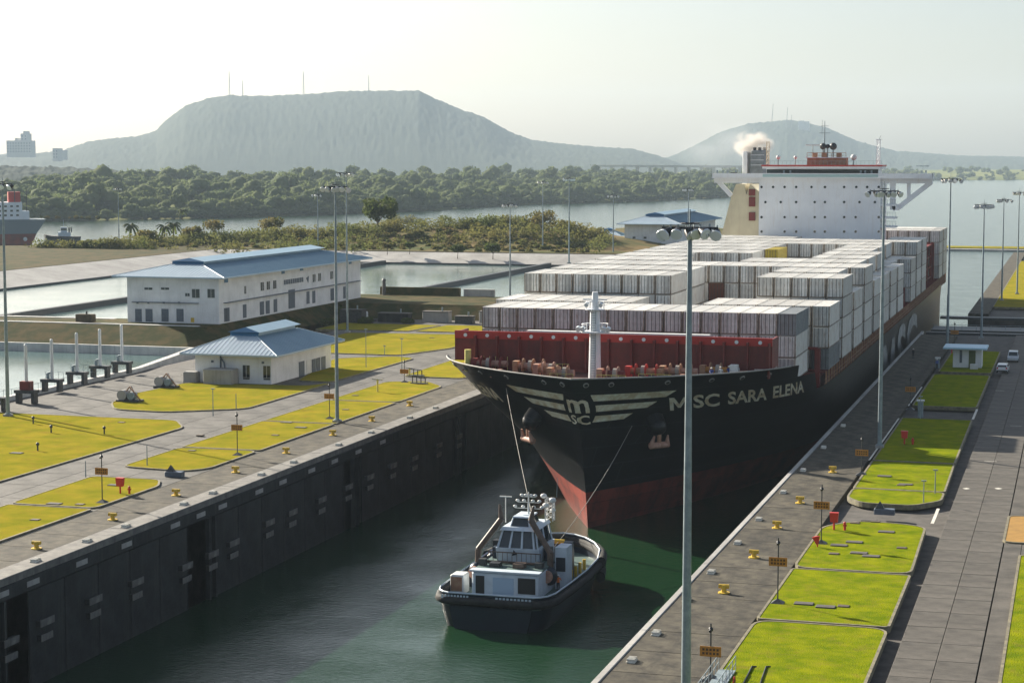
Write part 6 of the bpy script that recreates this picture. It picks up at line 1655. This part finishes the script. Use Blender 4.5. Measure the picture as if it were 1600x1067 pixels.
# ================================================================== FAR THINGS
def crest_point(px, D, py):
    d = _ray(px, py); k = D/(_F.dot(d)); return (d.x*k, d.y*k, d.z*k+CH)
def tower(px, ytop, ybase, D, label, w_=2.2, lean=0.0, cat='mast'):
    x, y, z1 = crest_point(px, D, ytop); z0 = crest_point(px, D, ybase+6)[2]
    b = MB(); n_ = 12
    for sx_, sy_ in ((-1,-1),(1,-1),(1,1),(-1,1)): b.cyl((x+sx_*w_,y+sy_*w_,z0),(x+lean+sx_*0.4,y+sy_*0.4,z1),0.42,M['dark_steel'],n=4)
    for k in range(n_):
        t = k/n_; ww = w_+(0.4-w_)*t; z_ = z0+(z1-z0)*t; xo = x+lean*t
        b.cyl((xo-ww,y-ww,z_),(xo+ww,y-ww,z_+(z1-z0)/n_),0.28,M['dark_steel'],n=3); b.cyl((xo+ww,y-ww,z_),(xo-ww,y-ww,z_+(z1-z0)/n_),0.28,M['dark_steel'],n=3)
    b.build('radio_mast', label=label, cat=cat, group='hilltop masts')
tower(358,112,152,7500,'left tall radio mast on the hill'); tower(379,126,151,7500,'short radio mast right of the left tall one',1.4)
tower(474,112,149,7500,'wide based radio mast on the middle of the hill',3.0); tower(576,118,144,7500,'thin radio mast near the hill summit',1.0)
tower(1206,162,192,8300,'leaning crane jib above the second hill, left one',1.8,6.0,'crane'); tower(1229,168,194,8300,'leaning crane jib above the second hill, right one',1.8,5.0,'crane')
tower(1237,180,194,8300,'short mast between crane jib and flat blocks',1.0); 
for px, w_, yt, lab in ((1252,8,189,'small block on the second hill, left one'),(1259,10,190,'small block on the second hill, right one')):
    x, y, z1 = crest_point(px, 8300, yt); b = MB(); b.box((x-w_*1.5,y,z1-80),(x+w_*1.5,y+12,z1), M['far_grey']); b.build('tower_block', label=lab, cat='building')
def far_building(nm, lab, blocks, D, m='far_grey'):
    e = empty(nm, (0,0,0), label=lab, cat='building')
    for i, (xa, xb, yt, yb) in enumerate(blocks):
        a = crest_point(xa, D, yt); c = crest_point(xb, D, yt); z0 = crest_point(xa, D, yb)[2]
        b = MB(); b.box((a[0], min(a[1],c[1]), z0), (c[0], min(a[1],c[1])+25, a[2]), M[m]); b.build('wing' if i else 'wall', parent=e)
        n_ = max(1, int((xb-xa)/5))
        if xb-xa > 9:
            b = MB()
            for r_ in range(int((yb-yt)/6)):
                for k in range(n_):
                    xx = a[0]+(c[0]-a[0])*(k+0.3)/n_; zz = a[2]-8*(r_+0.7); b.box((xx,min(a[1],c[1])-0.4,zz-4),(xx+(c[0]-a[0])*0.4/n_,min(a[1],c[1])-0.05,zz), M['door_grey'])
            b.build('windows', parent=e, kind='stuff')
far_building('city_block', 'hazy domed tower block at the far left skyline', [(10,55,220,246),(32,44,209,221),(36,40,205,210),(23,27,216,221)], 5600)
far_building('city_block', 'thin hazy tower at the left foot of the hill', [(82,92,232,252)], 5200)
far_building('city_block', 'small hazy tower beside the thin one', [(94,99,235,250)], 5250)
# viaduct behind the wood
e = empty('viaduct', (0,0,0), label='hazy viaduct on piers beyond the wood, left of the funnel', cat='bridge')
a = crest_point(925, 3400, 257.5); c = crest_point(1165, 3400, 259); a = Vector(a); c = Vector(c)
b = MB(); dd = (c-a); b.add([a, c, c+Vector((0,0,-4)), a+Vector((0,0,-4)), a+Vector((6,12,0)), c+Vector((6,12,0)), c+Vector((6,12,-4)), a+Vector((6,12,-4))], [(0,1,2,3),(7,6,5,4),(0,4,5,1),(3,2,6,7),(0,3,7,4),(1,5,6,2)], M['far_grey']); b.build('deck', parent=e)
pb = MB(); pb.box((-2.2,1,-50),(2.2,9,0), M['far_grey']); pm2 = pb.mesh('pier')
for k in range(12): 
    p = a+dd*(k+0.5)/12; link('pier', pm2, (p.x,p.y,p.z-4), parent=e)
# far ship at the left edge
e = empty('cargo_ship', (0,0,0), label='grey and red ship stern with white house at the left edge of the canal', cat='ship')
DY = 930.0
def FX(px, py, Y=DY): x, z = AY(px, py, Y); return x, z
b = MB(); zk = [(-14.7,0),(-9.3,1),(-1.5,2),(1.0,3)]
xr0 = FX(52,382)[0]; xr1 = FX(72,345)[0]; xl0 = FX(-120,382)[0]
zd_ = FX(70,343)[1]; zr_ = FX(60,365)[1]; zw = WZ-1
sec = [(xl0,zw),(xr0-2,zw),(xr0+1,zr_),(xr1,zd_),(xl0,zd_)]
b.add([(xl0,DY,zw),(xr0,DY,zw),(xr0+3,DY,zr_),(xl0,DY,zr_),(xl0,DY+24,zw),(xr0,DY+24,zw),(xr0+3,DY+24,zr_),(xl0,DY+24,zr_)], [(0,1,2,3),(7,6,5,4),(1,5,6,2),(0,3,7,4),(3,2,6,7)], M['hull_red'])
b.add([(xl0,DY,zr_),(xr0+3,DY,zr_),(xr1,DY,zd_),(xl0,DY,zd_),(xl0,DY+24,zr_),(xr0+3,DY+24,zr_),(xr1,DY+24,zd_),(xl0,DY+24,zd_)], [(0,1,2,3),(7,6,5,4),(1,5,6,2),(0,3,7,4),(3,2,6,7)], mat('grey_hull',(0.13,0.17,0.19),0.5))
b.build('hull', parent=e)
b = MB(); x0, z0 = FX(-60,343); x1, z1 = FX(40,316); b.box((x0,DY+3,z0),(x1,DY+20,z1), M['ship_white']); x2, z2_ = FX(50,330); b.box((x1,DY+4,z0),(x2,DY+18,z2_), M['ship_white']); b.build('superstructure', parent=e)
b = MB(); x0, z0 = FX(22,316); x1, z1 = FX(38,300); b.box((x0,DY+6,z0),(x1,DY+14,z1), M['ship_red_bright']); b.build('funnel', parent=e)
b = MB()
for px in (12, 30, 46): x, z = FX(px, 296); b.cyl((x,DY+5,FX(px,330)[1]),(x,DY+5,z),0.25,M['dark_steel'],n=5)
b.build('masts', parent=e, kind='stuff')
b = MB()
for k in range(5):
    for r_ in range(3):
        x, z = FX(2+k*8, 322+r_*7); b.box((x-0.7,DY+2.92,z-0.5),(x+0.7,DY+2.98,z+0.5), M['glass'])
b.build('windows', parent=e, kind='stuff')
b = MB(); x, z = FX(44,373); b.cyl((x,DY-0.3,z),(x,DY-0.1,z),1.1,M['white'],n=14); b.build('rudder_mark', parent=e)
def swing(e, px_, py_, ang, sc=1.0):            # turn a far vessel about its own pivot
    e.location = (px_, py_, 0); e.rotation_euler = (0, 0, ang); e.scale = (sc, sc, 1)
    for ch in e.children: ch.matrix_parent_inverse = Matrix.Translation((-px_, -py_, 0))
swing(e, xr1, DY, R(34))
# far tug
e = empty('tugboat', (0,0,0), label='small hazy dark tug just right of the far ship stern', cat='tugboat')
DT = 955.0
x0 = FX(68,374,DT)[0]; x1 = FX(128,374,DT)[0]; L_ = x1-x0; b = MB()
pts = [(0,0.0),(0.04,3.5),(0.2,4.6),(0.7,4.8),(0.92,3.6),(1.0,0.6)]
vs = []; 
for t, hw in pts:
    zz = WZ+3.2+(1.3*max(0,(0.3-t)/0.3)); vs += [(x0+L_*t,DT-hw,zz),(x0+L_*t,DT+hw,zz),(x0+L_*(t*0.94+0.03),DT-hw*0.8,WZ-0.5),(x0+L_*(t*0.94+0.03),DT+hw*0.8,WZ-0.5)]
fs = []
for i in range(len(pts)-1):
    a_, c_ = 4*i, 4*i+4; fs += [(a_,c_,c_+1,a_+1),(a_+2,c_+2,c_,a_),(a_+1,c_+1,c_+3,a_+3)]
fs += [(4*5,4*5+2,4*5+3,4*5+1)]
b.add(vs, fs, M['rubber']); b.build('hull', parent=e)
b = MB(); b.box((x0+L_*0.38,DT-2.6,WZ+3.0),(x0+L_*0.72,DT+2.6,WZ+5.6), M['tug_white']); b.box((x0+L_*0.45,DT-2,WZ+5.6),(x0+L_*0.62,DT+2,WZ+8.4), M['tug_white']); b.box((x0+L_*0.455,DT-2.05,WZ+6.6),(x0+L_*0.615,DT-2.0,WZ+7.8), M['glass']); b.cyl((x0+L_*0.53,DT,WZ+8.4),(x0+L_*0.53,DT,WZ+12.5),0.2,M['steel'],n=5)
for q in (0.68, 0.74): b.cyl((x0+L_*q,DT,WZ+5.6),(x0+L_*q,DT,WZ+8.2),0.5,M['dark_steel'],n=8)
b.build('deckhouse', parent=e)
swing(e, x0+L_*0.5, DT, R(30), 0.84)

# ================================================================== AIR: smoke and haze
def vol_mat(name, col, dens, aniso, noise_=False):
    m = bpy.data.materials.new(name); m.use_nodes = True; t = m.node_tree
    t.nodes.remove(t.nodes['Principled BSDF'])
    v = t.nodes.new('ShaderNodeVolumePrincipled'); v.inputs['Color'].default_value = (*col, 1); v.inputs['Density'].default_value = dens; v.inputs['Anisotropy'].default_value = aniso
    t.links.new(v.outputs[0], t.nodes['Material Output'].inputs['Volume'])
    if noise_:
        tc = t.nodes.new('ShaderNodeTexCoord'); n = t.nodes.new('ShaderNodeTexNoise'); n.inputs['Scale'].default_value = noise_; n.inputs['Detail'].default_value = 3
        t.links.new(tc.outputs['Object'], n.inputs['Vector'])
        g = t.nodes.new('ShaderNodeTexGradient'); g.gradient_type = 'SPHERICAL'
        t.links.new(tc.outputs['Object'], g.inputs['Vector'])
        a = t.nodes.new('ShaderNodeMapRange'); a.inputs['From Min'].default_value = 0.42; a.inputs['From Max'].default_value = 0.62
        t.links.new(n.outputs[0], a.inputs['Value'])
        p1 = t.nodes.new('ShaderNodeMath'); p1.operation = 'MULTIPLY'; t.links.new(a.outputs[0], p1.inputs[0]); t.links.new(g.outputs[0], p1.inputs[1])
        p2 = t.nodes.new('ShaderNodeMath'); p2.operation = 'MULTIPLY'; p2.inputs[1].default_value = dens; t.links.new(p1.outputs[0], p2.inputs[0])
        t.links.new(p2.outputs[0], v.inputs['Density'])
    return m
def puff(loc, sc, m, label):
    b = MB(); b.sph((0,0,0),1.0,m,20,14); o = b.build('smoke', kind='stuff', label=label); o.location = loc; o.scale = sc; return o
x, z = AY(1176, 226, 466.0)
puff((x, 466.0, z), (5.5, 5.5, 3.6), vol_mat('smoke_dense', (0.80,0.76,0.72), 1.3, 0.2, 1.6), 'thick pale brown smoke puff over the funnel')
x, z = AY(1150, 232, 480.0)
puff((x-3, 480.0, z+0.5), (15, 12, 7.5), vol_mat('smoke_thin', (0.70,0.73,0.78), 0.045, 0.2, 1.4), 'thin white smoke drifting left from the funnel')
HAZE = bpy.data.materials.new('haze'); HAZE.use_nodes = True; t = HAZE.node_tree; t.nodes.remove(t.nodes['Principled BSDF'])
v = t.nodes.new('ShaderNodeVolumePrincipled'); v.inputs['Color'].default_value = (0.68,0.84,1.0,1); v.inputs['Density'].default_value = 0.00006; v.inputs['Anisotropy'].default_value = 0.0
t.links.new(v.outputs[0], t.nodes['Material Output'].inputs['Volume'])
b = MB(); b.box((-6000,-100,-21.5),(3500,10000,400), HAZE); b.build('haze', kind='stuff', label='pale haze lying over the canal and the hills')
